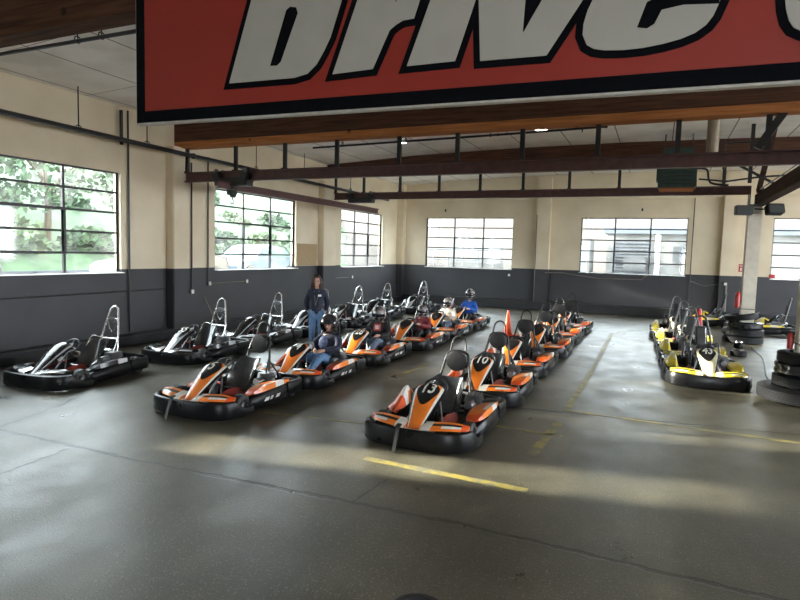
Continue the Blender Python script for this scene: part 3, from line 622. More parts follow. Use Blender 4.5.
# ceiling lamps
for (x, y, lb) in ((-3.13, 16.4, 'small round lit ceiling lamp right of the picture centre'), (-7.4, 16.7, 'small round lit ceiling lamp left of the picture centre')):
    z = ceil_z(x); e = empty('ceiling_lamp', (x, y, z-.002), label=lb, cat='lamp', group='round ceiling lamps')
    b = MB(); b.lathe([(0, -.01), (.2, -.01), (.22, -.06), (.2, -.12), (.17, -.12), (.16, -.09)], 20); link('lamp_housing', b.mesh('lamp_housing', m_white_reveal), e)
    b = MB(); b.lathe([(0, -.13), (.1, -.125), (.16, -.095)], 20); link('lamp_lens', b.mesh('lamp_lens', m_lamp), e)

# fire safety
def extinguisher(x, y, z, label, r=.075, sc=1):
    e = empty('fire_extinguisher', (x, y, z), label=label, cat='fire extinguisher', group='red fire extinguishers on the posts'); e.scale = (sc, sc, sc)
    b = MB(); b.lathe([(0, 0), (r, .01), (r, .36), (r*.75, .43), (.03, .46), (.03, .48), (0, .48)], 14); link('cylinder', b.mesh('cylinder', m_red), e)
    b = MB(); b.box((0, -.03, .51), (.04, .14, .03)); b.tube([(0, .02, .49), (.06, .05, .46), (.09, .02, .3), (.08, 0, .12)], .012, 6, smooth=3); link('valve_and_hose', b.mesh('valve_and_hose', m_black_steel), e)
extinguisher(2.2, 19.98, 1.03, 'red fire extinguisher hanging on the left side of the far post'); extinguisher(2.17, 12.05, .90, 'red fire extinguisher low beside the near post at the right edge', .075, .62)
b = MB(); b.box((0, 0, 0), (.16, .012, .3)); b.box((0, -.008, -.05), (.05, .006, .12), mi=1); b.box((0, -.008, .08), (.1, .006, .03), mi=1)
tag(link('fire_sign', b.mesh('fire_sign', [m_red, m_white]), loc=(2.95, YB-.02, 2.14)), 'small red fire sign on the back wall left of the far post', 'sign')
b = MB(); b.box((0, 0, 0), (.2, .05, .14), bev=.01); tag(link('exit_box', b.mesh('exit_box', m_red), loc=(4.0, YB-.03, 1.86)), 'small dark red box at the lower left corner of the sixth window', 'box')

# ------------------------------------------------------------------ the big sign
SY = 4.3
e = empty('hanging_sign', (-4.69, SY, 3.56), label='big red banner sign with pale grey italic letters hung across the ceiling', cat='sign')
def sgn(poly, off=0.0):
    """polygon in world x,z -> sign local; off grows it outwards"""
    P = [Vector((x+4.69, z-3.56)) for x, z in poly]; n = len(P)
    area = sum(P[i].x*P[(i+1) % n].y-P[(i+1) % n].x*P[i].y for i in range(n)); sg = 1 if area > 0 else -1
    if off:
        Q = []
        for i in range(n):
            a = (P[i]-P[i-1]).normalized(); c = (P[(i+1) % n]-P[i]).normalized()
            na = Vector((a.y, -a.x))*sg; nc = Vector((c.y, -c.x))*sg; m_ = na+nc
            d = m_.dot(na); m_ = m_/max(d, .6); Q.append(P[i]+m_*off)
        P = Q
    return [(p.x, p.y) for p in P]
slope = -.0144
def strip(x0, x1, z0, z1): return [(x0, z0+slope*(x0+4.69)), (x1, z0+slope*(x1+4.69)), (x1, z1+slope*(x1+4.69)), (x0, z1+slope*(x0+4.69))]
XE = 3.4
b = MB(); b.extrude(sgn(strip(-4.725, XE, 3.562, 5.12)), .0, .06); link('sign_edge', b.mesh('sign_edge', m_signedge), e)
b = MB(); b.extrude(sgn(strip(-4.715, XE-.01, 3.58, 5.10)), -.006, -.001); link('sign_border', b.mesh('sign_border', m_signblk), e)
b = MB(); b.extrude(sgn(strip(-4.60, XE-.11, 3.685, 5.00)), -.012, -.007); link('sign_face', b.mesh('sign_face', m_signred), e)
LET = {
'D': [(-3.58, 3.853), (-2.894, 3.838), (-2.766, 3.86), (-2.68, 3.925), (-2.61, 4.025), (-2.55, 4.13), (-2.453, 4.40), (-2.45, 4.49), (-2.503, 4.563), (-2.625, 4.613), (-3.294, 4.675)],
'r': [(-2.525, 3.833), (-2.16, 3.838), (-2.052, 4.056), (-2.019, 4.12), (-1.969, 4.152), (-1.91, 4.178), (-1.818, 4.181), (-1.745, 4.39), (-1.86, 4.42), (-1.94, 4.37), (-1.98, 4.31), (-1.96, 4.42), (-2.282, 4.452)],
'i': [(-1.866, 3.832), (-1.476, 3.83), (-1.33, 4.256), (-1.283, 4.404), (-1.624, 4.457)],
'v': [(-1.282, 3.81), (-0.803, 3.799), (-0.57, 4.149), (-0.512, 4.284), (-0.773, 4.325), (-0.973, 3.973), (-0.94, 4.351), (-1.32, 4.41)],
'e': [(-0.492, 4.171), (-0.54, 4.069), (-0.562, 3.983), (-0.565, 3.91), (-0.535, 3.841), (-0.488, 3.809), (-0.422, 3.792), (-0.295, 3.781), (-0.177, 3.781), (-0.057, 3.793), (0.048, 3.813), (0.128, 3.841), (0.188, 3.883), (0.224, 3.933), (0.257, 4.02), (0.02, 4.03), (0.2, 4.05), (0.25, 4.12), (0.24, 4.25), (0.14, 4.33), (-0.1, 4.36), (-0.36, 4.33)],
'o': [(0.60, 4.02), (0.612, 3.921), (0.631, 3.851), (0.66, 3.806), (0.708, 3.777), (0.848, 3.757), (1.039, 3.771), (1.12, 3.84), (1.2, 4.05), (1.22, 4.2), (1.1, 4.32), (.9, 4.35), (.72, 4.3)]}
HOLE = {'D': [[(-3.125, 3.97), (-3.075, 3.967), (-3.042, 3.99), (-2.88, 4.36), (-2.892, 4.397), (-2.942, 4.408), (-2.972, 4.391)]],
        'e': [[(-0.205, 3.925), (-0.16, 3.915), (-0.125, 3.935), (-0.085, 4.02), (.05, 4.035), (0.24, 4.015), (0.23, 4.06), (-0.1, 4.085), (-0.16, 4.06)]],
        'v': [[(-0.973, 3.985), (-0.87, 4.17), (-0.955, 4.2)]], 'o': [[(.87, 3.9), (.93, 3.9), (1.02, 4.17), (.95, 4.18)]]}
for k, poly in LET.items():
    b = MB(); b.extrude(sgn(poly, .05), -.018-.0002*ord(k) % .003, -.0125, mi=0); b.extrude(sgn(poly), -.0255, -.018, mi=1)
    for h in HOLE.get(k, []): b.extrude(sgn(h, .012), -.0262, -.0256, mi=0)
    link('letter', b.mesh('letter', [m_signblk, m_signgrey], clean=False), e)
for x in (.4, 2.6, 4.9, 7.2):
    b = MB(); b.tube([(x, .04, 1.45), (x, .62, 1.5)], .02, 6); link('sign_bracket', b.mesh('sign_bracket', m_black_steel), e)

# ------------------------------------------------------------------ karts
SPINE = [(-.97, .20, .085, .01), (-.90, .245, .105, .02), (-.78, .335, .135, .035), (-.64, .455, .175, .055), (-.50, .57, .215, .075), (-.38, .65, .235, .085), (-.29, .68, .225, .085), (-.24, .655, .21, .08)]
def nose_pt(u, t, off=0.0):
    """u 0..1 along the fairing, t -1..1 across"""
    k = u*(len(SPINE)-1); i = min(int(k), len(SPINE)-2); f = k-i
    a, c = SPINE[i], SPINE[i+1]; y, z, hw, dr = (a[j]+(c[j]-a[j])*f for j in range(4))
    ty, tz = c[0]-a[0], c[1]-a[1]; l = math.hypot(ty, tz); ny, nz = -tz/l, ty/l
    d = dr*abs(t)**2.2
    return Vector((hw*t*(1-.12*t*t), y-ny*d*.6+ny*off, z-d*1.0*max(.5, nz)+nz*off-.0))
TY = {}
def sweep(b, path, prof, mi=0, zf=None):
    path = [Vector(p) for p in path]; secs = []
    for i, p in enumerate(path):
        t = (path[min(i+1, len(path)-1)]-path[max(i-1, 0)]); t.z = 0; t.normalize(); n = Vector((t.y, -t.x, 0))
        secs.append([p+n*q[0]+Vector((0, 0, q[1]*(zf(p) if zf else 1))) for q in prof])
    b.loft(secs, mi=mi)
def front_bumper(b):
    P = catmull([(-.655, -.36, 0), (-.665, -.62, 0), (-.60, -.86, 0), (-.40, -.99, 0), (0, -1.03, 0), (.40, -.99, 0), (.60, -.86, 0), (.665, -.62, 0), (.655, -.36, 0)], 5)
    sweep(b, P, [(-.035, .03), (.03, .025), (.045, .06), (.04, .2), (.025, .25), (-.01, .262), (-.03, .24)], zf=lambda p: 1-.5*min(1, max(0, (p.y+.72)/.16)))
def rear_bumper(b):
    P = catmull([(.66, .50, 0), (.675, .75, 0), (.63, .93, 0), (.45, 1.02, 0), (0, 1.04, 0), (-.45, 1.02, 0), (-.63, .93, 0), (-.675, .75, 0), (-.66, .50, 0)], 5)
    sweep(b, P, [(-.03, .10), (.015, .09), (.035, .12), (.035, .27), (.015, .30), (-.02, .30)])
def pod(s):
    def f(b):
        secs = []
        for (y, xi, xo, z0, z1) in ((-.36, .50, .63, .08, .17), (-.30, .46, .67, .05, .22), (0, .42, .695, .045, .25), (.35, .42, .695, .045, .27), (.52, .46, .685, .06, .28), (.60, .5, .66, .1, .24)):
            q = [(xi, z0), (xo-.02, z0), (xo, z0+.03), (xo-.005, z1-.05), (xo-.03, z1), (xi+.02, z1), (xi, z1-.02)]
            secs.append([Vector((s*x, y, z)) for x, z in q])
        b.loft(secs)
    return f
def side_panel(s):
    hump = .13 if s < 0 else 0.0
    def f(b):
        rows = [(-.30, .46, .56, .235, .235), (-.25, .45, .62, .25, .28), (-.16, .43, .65, .255, .33+hump*.6), (.0, .42, .665, .265, .355+hump), (.2, .42, .675, .275, .365+hump*.9), (.42, .45, .675, .285, .36+hump*.2), (.6, .55, .65, .285, .335)]
        if s < 0: rows = [(-.30, .46, .56, .235, .235), (-.18, .44, .64, .25, .30), (-.02, .44, .655, .26, .40), (.10, .45, .66, .265, .485), (.2, .46, .665, .27, .50), (.36, .48, .67, .28, .41), (.6, .55, .65, .285, .335)]
        secs = []
        for y, xi, xo, zb, zt in rows:
            if s < 0: q = ((xi, zb), (xi+.02, zt-.05), (xi+.05, zt), (xi+.09, zt-.01), (xo-.05, zb+(zt-zb)*.45), (xo, zb+.005))
            else: q = ((xi, zb), (xi+.005, zt-.045), (xi+.06, zt-.03), ((xi+xo)/2+.05, zt-.008), (xo-.012, zt), (xo, zb+.005))
            secs.append([Vector((s*x, y, z)) for x, z in q])
        def mf(i, j):
            if i < 2: return 1
            if i == 2 and j in (0, 1, 2) and s < 0: return 2
            if i == 3 and j in (1, 2): return 2 if s < 0 else 0
            if j == 3 and i in (3, 4): return 2
            if s < 0 and i == 4 and j == 0: return 3
            if j == 4: return 0 if i != 4 else 2
            return 0
        b.loft(secs, closed=True, mfun=mf)
    return f
def spoiler(s):
    def f(b):
        rows = [(.10, -.96, -.72, .27), (.22, -.955, -.74, .285), (.34, -.935, -.73, .295), (.46, -.885, -.70, .295), (.55, -.81, -.70, .285), (.62, -.72, -.67, .27)]
        secs = []
        for x, y0, y1, z in rows:
            secs.append([Vector((s*x, y0, z-.03)), Vector((s*x, y0+.02, z-.005)), Vector((s*x, y0*.6+y1*.4, z+.012)), Vector((s*x, y0*.3+y1*.7, z+.022)), Vector((s*x, y1, z+.03)), Vector((s*x, y1, z+.01)), Vector((s*x, y0+.02, z-.04))])
        def mf(i, j):
            if j in (4, 5, 6): return 3
            if j == 2 and i in (1, 2, 3): return 3
            if i in (0,) or j == 1 and i in (2, 3): return 2
            return 0 if i < 4 else 1
        b.loft(secs, mfun=mf)
    return f
def nose(b):
    nu, nt_ = 22, 12
    for i in range(nu+1):
        for j in range(nt_+1): b.v.append(tuple(nose_pt(i/nu, -1+2*j/nt_)))
    for i in range(nu):
        for j in range(nt_):
            t = -1+2*(j+.5)/nt_; u = (i+.5)/nu; a = abs(t)
            mi = 0
            if a > .82: mi = 3
            elif a > .64: mi = 2 if u > .12 else 1
            elif u < .14: mi = 1
            q = i*(nt_+1)+j; b.f.append((q, q+1, q+nt_+2, q+nt_+1)); b.m.append(mi)
def plate(b):
    n = 24; rings = 5; cu, ru, rt_ = .66, .21, .66
    o = [nose_pt(cu, 0, .006)]; b.v.append(tuple(o[0]))
    for k in range(1, rings+1):
        for j in range(n):
            a = 2*PI*j/n; rr = k/rings
            # rounded shield: wide at the top, pointed below
            uu = cu+ru*rr*math.sin(a); w = rt_*(1.0 if math.sin(a) > 0 else 1+.25*math.sin(a))
            b.v.append(tuple(nose_pt(uu, w*rr*math.cos(a), .006)))
    for j in range(n): b.f.append((0, 1+j, 1+(j+1) % n)); b.m.append(0)
    for k in range(rings-1):
        for j in range(n):
            q = 1+k*n; b.f.append((q+j, q+n+j, q+n+(j+1) % n, q+(j+1) % n)); b.m.append(0)
def wheel(c, r, w):
    def f(b):
        b.lathe([(r*.55, -w/2), (r*.85, -w/2), (r*.97, -w*.4), (r, -w*.2), (r, w*.2), (r*.97, w*.4), (r*.85, w/2), (r*.55, w/2)], 20, c, 'x')
    return f
def rim(c, r, w):
    def f(b):
        b.lathe([(0, w*.25), (r*.2, w*.3), (r*.24, w*.1), (r*.5, w*.15), (r*.56, w*.5), (r*.56, -w*.5), (r*.5, -w*.15), (r*.24, -w*.1), (r*.2, -w*.3), (0, -w*.25)], 14, c, 'x')
    return f
def chassis(b):
    for s in (-1, 1):
        b.tube([(s*.2, -.9, .12), (s*.28, -.5, .08), (s*.3, .1, .08), (s*.3, .9, .1)], .018, 7, smooth=3)
        b.tube([(s*.3, -.5, .12), (s*.52, -.52, .13)], .016, 6)
        b.tube([(s*.3, -.1, .1), (s*.5, -.1, .1)], .014, 6)
    for y in (-.85, -.3, .6, .9): b.tube([(-.3, y, .09), (.3, y, .09)], .016, 6)
    b.box((0, -.38, .065), (.5, .95, .012)); b.tube([(-.56, .72, .13), (.56, .72, .13)], .022, 8)
def seat(b):
    prof = [(-.05, .25, .20), (.0, .19, .22), (.1, .14, .225), (.22, .125, .225), (.32, .16, .225), (.40, .26, .22), (.46, .40, .215), (.51, .54, .20), (.54, .62, .17)]
    secs = []
    for i, (y, z, w) in enumerate(prof):
        wing = [.02, .05, .10, .15, .19, .20, .15, .08, .03][i]
        tilt = min(1, max(0, (i-2)/3)); row = []
        for j in range(11):
            t = -1+2*j/10; a = abs(t)**3
            row.append(Vector((w*t, y-wing*a*tilt*.9, z+wing*a*(1-tilt*.55))))
        secs.append(row)
    b.loft(secs, closed=False, caps=False)
def swheel(b):
    # steering wheel ring, built flat then tilted in object space
    M = Matrix.Rotation(R(52), 3, 'X'); c = Vector((0, -.13, .60))
    ring = [M @ Vector((.15*math.cos(t), .13*math.sin(t), 0))+c for t in [2*PI*k/22 for k in range(22)]]
    b.tube(ring, .016, 7, closed=True)
    for t in (R(-30), R(90), R(210)): b.tube([M @ Vector((0, 0, .0))+c, M @ Vector((.15*math.cos(t), .13*math.sin(t), 0))+c], .013, 6)
    b.box(M @ Vector((0, 0, .015))+c, (.09, .09, .02), rot=(R(52), 0, 0), bev=.005)
def column(b): b.tube([(0, -.13, .58), (0, -.5, .2)], .014, 6)
def tank(b): b.box((0, -.30, .22), (.2, .16, .24), rot=(-.3, 0, 0), bev=.03); b.lathe([(0, .0), (.03, .0), (.03, .03), (0, .03)], 10, (0, -.27, .34), mi=1)
def red_shroud(s):
    return lambda b: b.loft([[Vector((s*x, y, z)) for x, y, z in ((.16, -.62, .13), (.18, -.62, .22), (.30, -.6, .16))], [Vector((s*x, y, z)) for x, y, z in ((.2, -.3, .13), (.22, -.32, .30), (.34, -.3, .16))], [Vector((s*x, y, z)) for x, y, z in ((.24, -.12, .13), (.27, -.14, .30), (.33, -.08, .2))]])
def pedals(s):
    return lambda b: (b.tube([(s*.17, -.72, .1), (s*.17, -.76, .26)], .01, 6), b.box((s*.17, -.765, .26), (.07, .015, .05), rot=(-.3, 0, 0)))
def engine(b):
    b.box((.36, .42, .22), (.2, .26, .2), bev=.02)
    for k in range(6): b.box((.36, .42, .345+k*.018), (.22-.01*k, .24, .007))
    b.lathe([(0, -.11), (.05, -.11), (.06, -.09), (.06, .09), (.05, .11), (0, .11)], 14, (.36, .25, .33), 'y')
def exhaust(b): b.tube([(.3, .55, .3), (.2, .68, .36), (-.05, .74, .36)], .02, 7, smooth=4); b.lathe([(0, -.17), (.05, -.16), (.055, -.12), (.055, .12), (.05, .16), (0, .17)], 14, (-.2, .76, .36), 'x')
def fairing_stay(s):
    return lambda b: b.tube([(s*.14, -.36, .5), (s*.2, -.45, .3), (s*.25, -.55, .12)], .012, 6, smooth=3)
def front_tray(b):
    b.box((0, -.84, .22), (.5, .2, .03), bev=.01)
def hoop_black(b):
    W = [(-.26, .56, .15), (-.235, .66, .45), (-.17, .76, .82), (-.13, .795, .93), (0, .80, .96), (.13, .795, .93), (.17, .76, .82), (.235, .66, .45), (.26, .56, .15)]
    b.tube(W, .019, 8, smooth=4)
    b.tube([(-.11, .80, .93), (-.10, .84, 1.06), (-.07, .86, 1.14), (0, .865, 1.17), (.07, .86, 1.14), (.10, .84, 1.06), (.11, .80, .93)], .016, 8, smooth=4)
    for s in (-1, 1): b.tube([(s*.2, .71, .62), (s*.34, .45, .5), (s*.42, .3, .35)], .014, 7, smooth=3); b.tube([(s*.22, .7, .55), (s*.3, .95, .2)], .015, 7)
def hoop_silver(b):
    W = [(-.22, .62, .15), (-.205, .68, .5), (-.155, .76, .85), (-.10, .815, 1.1), (-.07, .84, 1.18), (0, .85, 1.22), (.07, .84, 1.18), (.10, .815, 1.1), (.155, .76, .85), (.205, .68, .5), (.22, .62, .15)]
    b.tube(W, .021, 8, smooth=4)
    b.tube([(-.13, .79, .98), (.13, .79, .98)], .02, 8); b.tube([(-.19, .71, .62), (.19, .71, .62)], .018, 8)
    for s in (-1, 1):
        b.tube([(s*.19, .71, .62), (s*.3, .6, .66), (s*.32, .5, .5), (s*.34, .4, .35)], .016, 7, smooth=4); b.tube([(s*.12, .79, .96), (s*.06, .77, .8), (0, .76, .74)], .012, 6)
def pad_round(b): b.lathe([(0, -.03), (.11, -.032), (.148, -.02), (.155, 0), (.148, .02), (.11, .03), (0, .03)], 24, (0, .74, .82), 'y')
def pad_bar(b): b.box((0, .77, .97), (.2, .06, .1), bev=.025)
def pad_tall(b): b.box((0, .73, .78), (.2, .06, .46), rot=(-.16, 0, 0), bev=.03)
def pod_decal(s):
    def f(b):
        for y, w in ((-.12, .10), (.02, .05), (.16, .09)): b.add([(s*.699, y, .13), (s*.699, y+w, .13), (s*.699, y+w+.04, .18), (s*.699, y+.04, .18)], [(0, 1, 2, 3)]); b.add([(s*.697, y, .13), (s*.697, y+w, .13), (s*.697, y+w+.04, .18), (s*.697, y+.04, .18)], [(3, 2, 1, 0)])
    return f
def strap(b): b.box((-.12, -1.13, .16), (.045, .015, .33), rot=(-.38, 0, 0)); b.box((-.12, -1.06, .3), (.05, .08, .015), rot=(.2, 0, 0))
def tow_cap(b): b.lathe([(0, .05), (.07, .045), (.1, .0), (.1, -.03)], 14, (.52, -.52, .26))

VAR = {'orange': (m_orange, m_orange2, m_white, m_plastic), 'black': (m_gloss, m_plastic, m_silver_pl, m_plastic), 'silver': (m_silver_pl, m_plastic, m_gloss, m_plastic), 'yellow': (m_yellow, m_yellow, m_cream, m_plastic)}
def kart(x, y, rz, variant, label, group, number=None, headrest='round', hoop='black', with_strap=False, wheel_turn=0):
    e = empty('go_kart', (x+(.04 if group == gY else -.04 if group == gR else -.07), y-.09, 0), rz, label, 'go-kart', group); e.scale = (1.06, 1.0, 1.0)
    V = list(VAR[variant]); NV = V if variant != 'yellow' else [m_cream, m_orange, m_cream, m_plastic]
    V_side = V if variant != 'silver' else list(VAR['black'])
    k = variant
    part('front_bumper', 'fb', front_bumper, m_plastic, e); part('rear_bumper', 'rb', rear_bumper, m_plastic, e)
    for s in (-1, 1):
        part('side_pod', f'pod{s}', pod(s), m_plastic, e)
        part('side_panel', f'sp{s}{k}', side_panel(s), V_side, e); part('front_spoiler', f'fs{s}{k}', spoiler(s), V_side, e)
        for nm, cy, r, w, cx in (('front', -.49, .150, .13, .555), ('rear', .76, .155, .19, .52)):
            t = part('wheel', f'{nm}w{s}', wheel((s*cx, cy, r), r, w), m_rubber, e)
            part('rim', f'{nm}r{s}', rim((s*cx, cy, r), r, w), m_alu, t)
    if variant == 'orange' and group == gL:
        for s in (-1, 1): part('pod_decal', f'pdec{s}', pod_decal(s), m_white, e)
    n = part('nose_fairing', f'nose{k}', nose, NV, e, solid=.012)
    pl = part('number_plate', 'plate', plate, m_gloss if variant != 'silver' else m_plastic, n)
    if number:
        key = f'num{number}'
        if key not in CACHE:
            vs, fs = text_mesh(number, 1.0, .12, .02); bm = bmesh.new()
            w = max(v.x for v in vs)-min(v.x for v in vs); sx = .80/max(w, .9)
            o2 = bpy.data.meshes.new('t'); o2.from_pydata(vs, [], fs); bm.from_mesh(o2); bpy.data.meshes.remove(o2); bmesh.ops.triangulate(bm, faces=bm.faces[:]); bmesh.ops.subdivide_edges(bm, edges=bm.edges[:], cuts=3, use_grid_fill=True); bm.verts.index_update(); vs = [v.co.copy() for v in bm.verts]; fs = [[q.index for q in f.verts] for f in bm.faces]
            b = MB(); b.add([nose_pt(.70+v.y*.30, v.x*sx*.95, .013) for v in vs], fs); CACHE[key] = b.mesh('race_number', m_white); bm.free()
        # the number is read from the front, so it is mirrored across the fairing
        link('race_number', CACHE[key], pl)
    part('front_tray', 'tray'+k, front_tray, V[2] if k != 'black' else m_silver_pl, e)
    part('chassis', 'chas', chassis, m_black_steel, e); part('seat', 'seat', seat, m_seat, e, solid=.012)
    part('steering_column', 'scol', column, m_alu, e); part('steering_wheel', 'swh', swheel, m_pad, e)
    part('fuel_tank', 'tank', tank, [m_plastic, m_red], e); 
    part('engine', 'eng', engine, m_alu, e); part('exhaust', 'exh', exhaust, m_chrome, e)
    for s in (-1, 1): part('leg_shroud', f'shroud{s}', red_shroud(s), m_dkred, e); part('pedal', f'ped{s}', pedals(s), m_alu, e); part('fairing_stay', f'stay{s}', fairing_stay(s), m_alu, e)
    if hoop == 'black': h = part('roll_hoop', 'hoopb', hoop_black, m_black_steel, e); part('headrest', 'hr'+headrest, pad_round, m_pad if headrest != 'red' else m_red, h)
    elif hoop == 'dark': h = part('roll_hoop', 'hoopd', hoop_silver, m_darktube, e); part('headrest', 'hrtall', pad_tall, m_seat, h)
    else: h = part('roll_hoop', 'hoops', hoop_silver, m_chrome, e); part('headrest', 'hrbar', pad_bar, m_alu, h)
    if with_strap: part('strap', 'strap', strap, m_black_steel, e)
    return e

ORD = ['front', 'second', 'third', 'fourth', 'fifth', 'rearmost']
gR, gL, gB, gY = 'orange karts in the empty row beside the yellow line', 'orange karts in the drivers row', 'dark karts along the left wall', 'yellow karts by the right posts'
for i, (y, num, lb) in enumerate([(7.58, '13', 'orange and black go-kart numbered 13, at the front of the empty orange row'), (9.97, '10', 'orange go-kart numbered 10, directly behind kart 13'),
        (12.4, None, 'third orange go-kart from the front in the driverless row beside the yellow line'), (14.95, None, 'fourth orange go-kart from the front in the driverless row beside the yellow line'),
        (17.4, None, 'second from last orange go-kart in the driverless row beside the yellow line'), (19.6, None, 'rearmost orange go-kart in the driverless row beside the yellow line')]):
    kart(-2.62+(.03 if i % 2 else 0), y, R([0, 1, -1, 1, 0, -1][i]), 'orange', lb, gR, num, with_strap=(i == 0))
LROW = [(-5.93, 7.30, '5'), (-5.85, 9.47, '4'), (-5.85, 11.85, '28'), (-5.72, 14.15, None), (-5.72, 16.4, None), (-5.78, 18.6, None)]
LLB = ['empty orange go-kart at the head of the middle row, nearest the viewer there', 'orange go-kart carrying the driver in the open-face black helmet', 'orange go-kart carrying the driver in black with a red chest print',
       'orange go-kart carrying the driver in the maroon top', 'orange go-kart carrying the driver in the pale top', 'orange go-kart carrying the driver in the bright blue jacket']
for i, (x, y, n) in enumerate(LROW): kart(x, y, R([0, 0, 1, -1, 1, 0][i]), 'orange', LLB[i], gL, n, with_strap=(i == 0))
BL = [(-9.35, 7.32, 'black', 'glossy black go-kart with a bright hoop, alone at the far left front'), (-9.1, 10.0, 'silver', 'dark go-kart with a silver-white nose, right behind the leftmost black one'),
      (-9.2, 12.3, 'black', 'dark go-kart with a black nose, third from the front along the left wall'), (-9.05, 14.55, 'silver', 'dark go-kart with a pale nose just left of the standing person'),
      (-9.1, 16.8, 'silver', 'dark go-kart with a pale nose just right of the standing person'), (-9.15, 19.2, 'black', 'dark go-kart with a bright hoop, second from last along the left wall'), (-8.8, 22.0, 'silver', 'rearmost dark go-kart with a pale nose by the back left corner')]
for i, (x, y, v, lb) in enumerate(BL): kart(x, y, R([4, 1, -2, 2, 0, 1, 0][i]), v, lb, gB, {1: '55', 2: '7'}.get(i), hoop='silver')
for i, (x, y, n, lb) in enumerate([(.9, 13.3, '43', 'yellow and cream go-kart numbered 43, at the front of the yellow row'), (.8, 15.55, '40', 'yellow and cream go-kart numbered 40, directly behind kart 43'),
                                (.7, 17.8, '4', 'third yellow go-kart from the front with a partly hidden number'), (.55, 20.05, None, 'rearmost yellow go-kart in the yellow row')]):
    kart(x, y, R([3, 2, 1, 0][i]), 'yellow', lb, gY, n, hoop='dark')
kart(1.45, 24.5, R(-90), 'yellow', 'yellow go-kart parked sideways behind the yellow row, left of the far post', gY, hoop='dark'); kart(3.2, 23.1, R(-90), 'yellow', 'yellow go-kart parked sideways behind the back tyre stack, right of the far post', gY, hoop='dark')

# ------------------------------------------------------------------ people
def skin_mesh(name, V, E, mats, sub=1, extra=None):
    """V: list of (co, radius) ; E: edges"""
    me = bpy.data.meshes.new('tmp'); me.from_pydata([v[0] for v in V], E, []); o = bpy.data.objects.new('tmp', me); COL.objects.link(o)
    o.modifiers.new('s', 'SKIN'); ss = o.modifiers.new('u', 'SUBSURF'); ss.levels = sub; ss.render_levels = sub
    for i, v in enumerate(V):
        r = v[1]; me.skin_vertices[0].data[i].radius = (r, r) if not isinstance(r, tuple) else r
        me.skin_vertices[0].data[i].use_root = (i == 0)
    dg = bpy.context.evaluated_depsgraph_get(); out = bpy.data.meshes.new_from_object(o.evaluated_get(dg))
    vs = [v.co.copy() for v in out.vertices]; fs = [tuple(p.vertices) for p in out.polygons]
    bpy.data.objects.remove(o); bpy.data.meshes.remove(me); bpy.data.meshes.remove(out)
    b = MB(); b.add(vs, fs)
    if extra: extra(b)
    return b.mesh(name, mats, angle=60)
def head_into(b, c, yaw=0, pitch=0):
    """head with brow, nose, chin, ears; faces -Y before yaw"""
    M = Euler((pitch, 0, yaw)).to_matrix(); c = Vector(c)
    def fun(d, q):
        q = q.copy()
        if d.z < -.1: q.x *= 1-.28*min(1, (-.1-d.z)*1.3); q.y *= 1-.12*(-d.z)
        if d.y < 0:
            q.y *= .96
            if abs(d.x) < .16 and -.35 < d.z < .12: q.y -= .020*(1-abs(d.x)/.16)*(1-abs(d.z+.16)/.3 if abs(d.z+.16) < .3 else 0)
            if -.95 < d.z < -.6 and abs(d.x) < .35: q.y -= .01
            if abs(abs(d.x)-.33) < .14 and abs(d.z-.05) < .12: q.y += .008
        return q
    o = len(b.v); b.ell((0, 0, 0), (.076, .096, .118), 28, 20, fun=fun)
    for s in (-1, 1):
        b.ell((s*.076, .008, -.005), (.010, .02, .031), 8, 6); b.ell((s*.03, -.083, .008), (.013, .008, .0065), 8, 6, mi=1)
        b.tube([(s*.018, -.092, .027), (s*.034, -.091, .032), (s*.048, -.083, .027)], .0035, 5, mi=1)
    b.ell((0, -.088, -.052), (.024, .008, .0075), 10, 6, mi=2)
    for i in range(o, len(b.v)): b.v[i] = tuple(M @ Vector(b.v[i])+c)
def hand_into(b, w, d, side, curl=.5):
    """palm + five fingers leaving the wrist w along direction d"""
    w = Vector(w); d = Vector(d).normalized(); sd = d.cross(Vector((0, 0, 1)))
    sd = sd.normalized() if sd.length > .1 else Vector((1, 0, 0)); dn = sd.cross(d).normalized()
    if dn.z > 0: dn = -dn
    b.tube([w-d*.02, w+d*.03, w+d*.085], [.022, .034, .03], 8)
    for k, (off, ln) in enumerate(((-.024, .066), (-.008, .076), (.008, .07), (.022, .054))):
        p0 = w+d*.075+sd*off; p1 = p0+d*ln*.45+dn*ln*.15*curl; p2 = p1+d*ln*.25+dn*ln*.4*curl; p3 = p2+d*ln*.1+dn*ln*.35*curl
        b.tube([p0, p1, p2, p3], [.0095, .009, .0085, .007], 6)
    t0 = w+d*.03-sd*side*.025; b.tube([t0, t0+d*.03-sd*side*.03, t0+d*.06-sd*side*.03+dn*.015], [.012, .011, .008], 6)

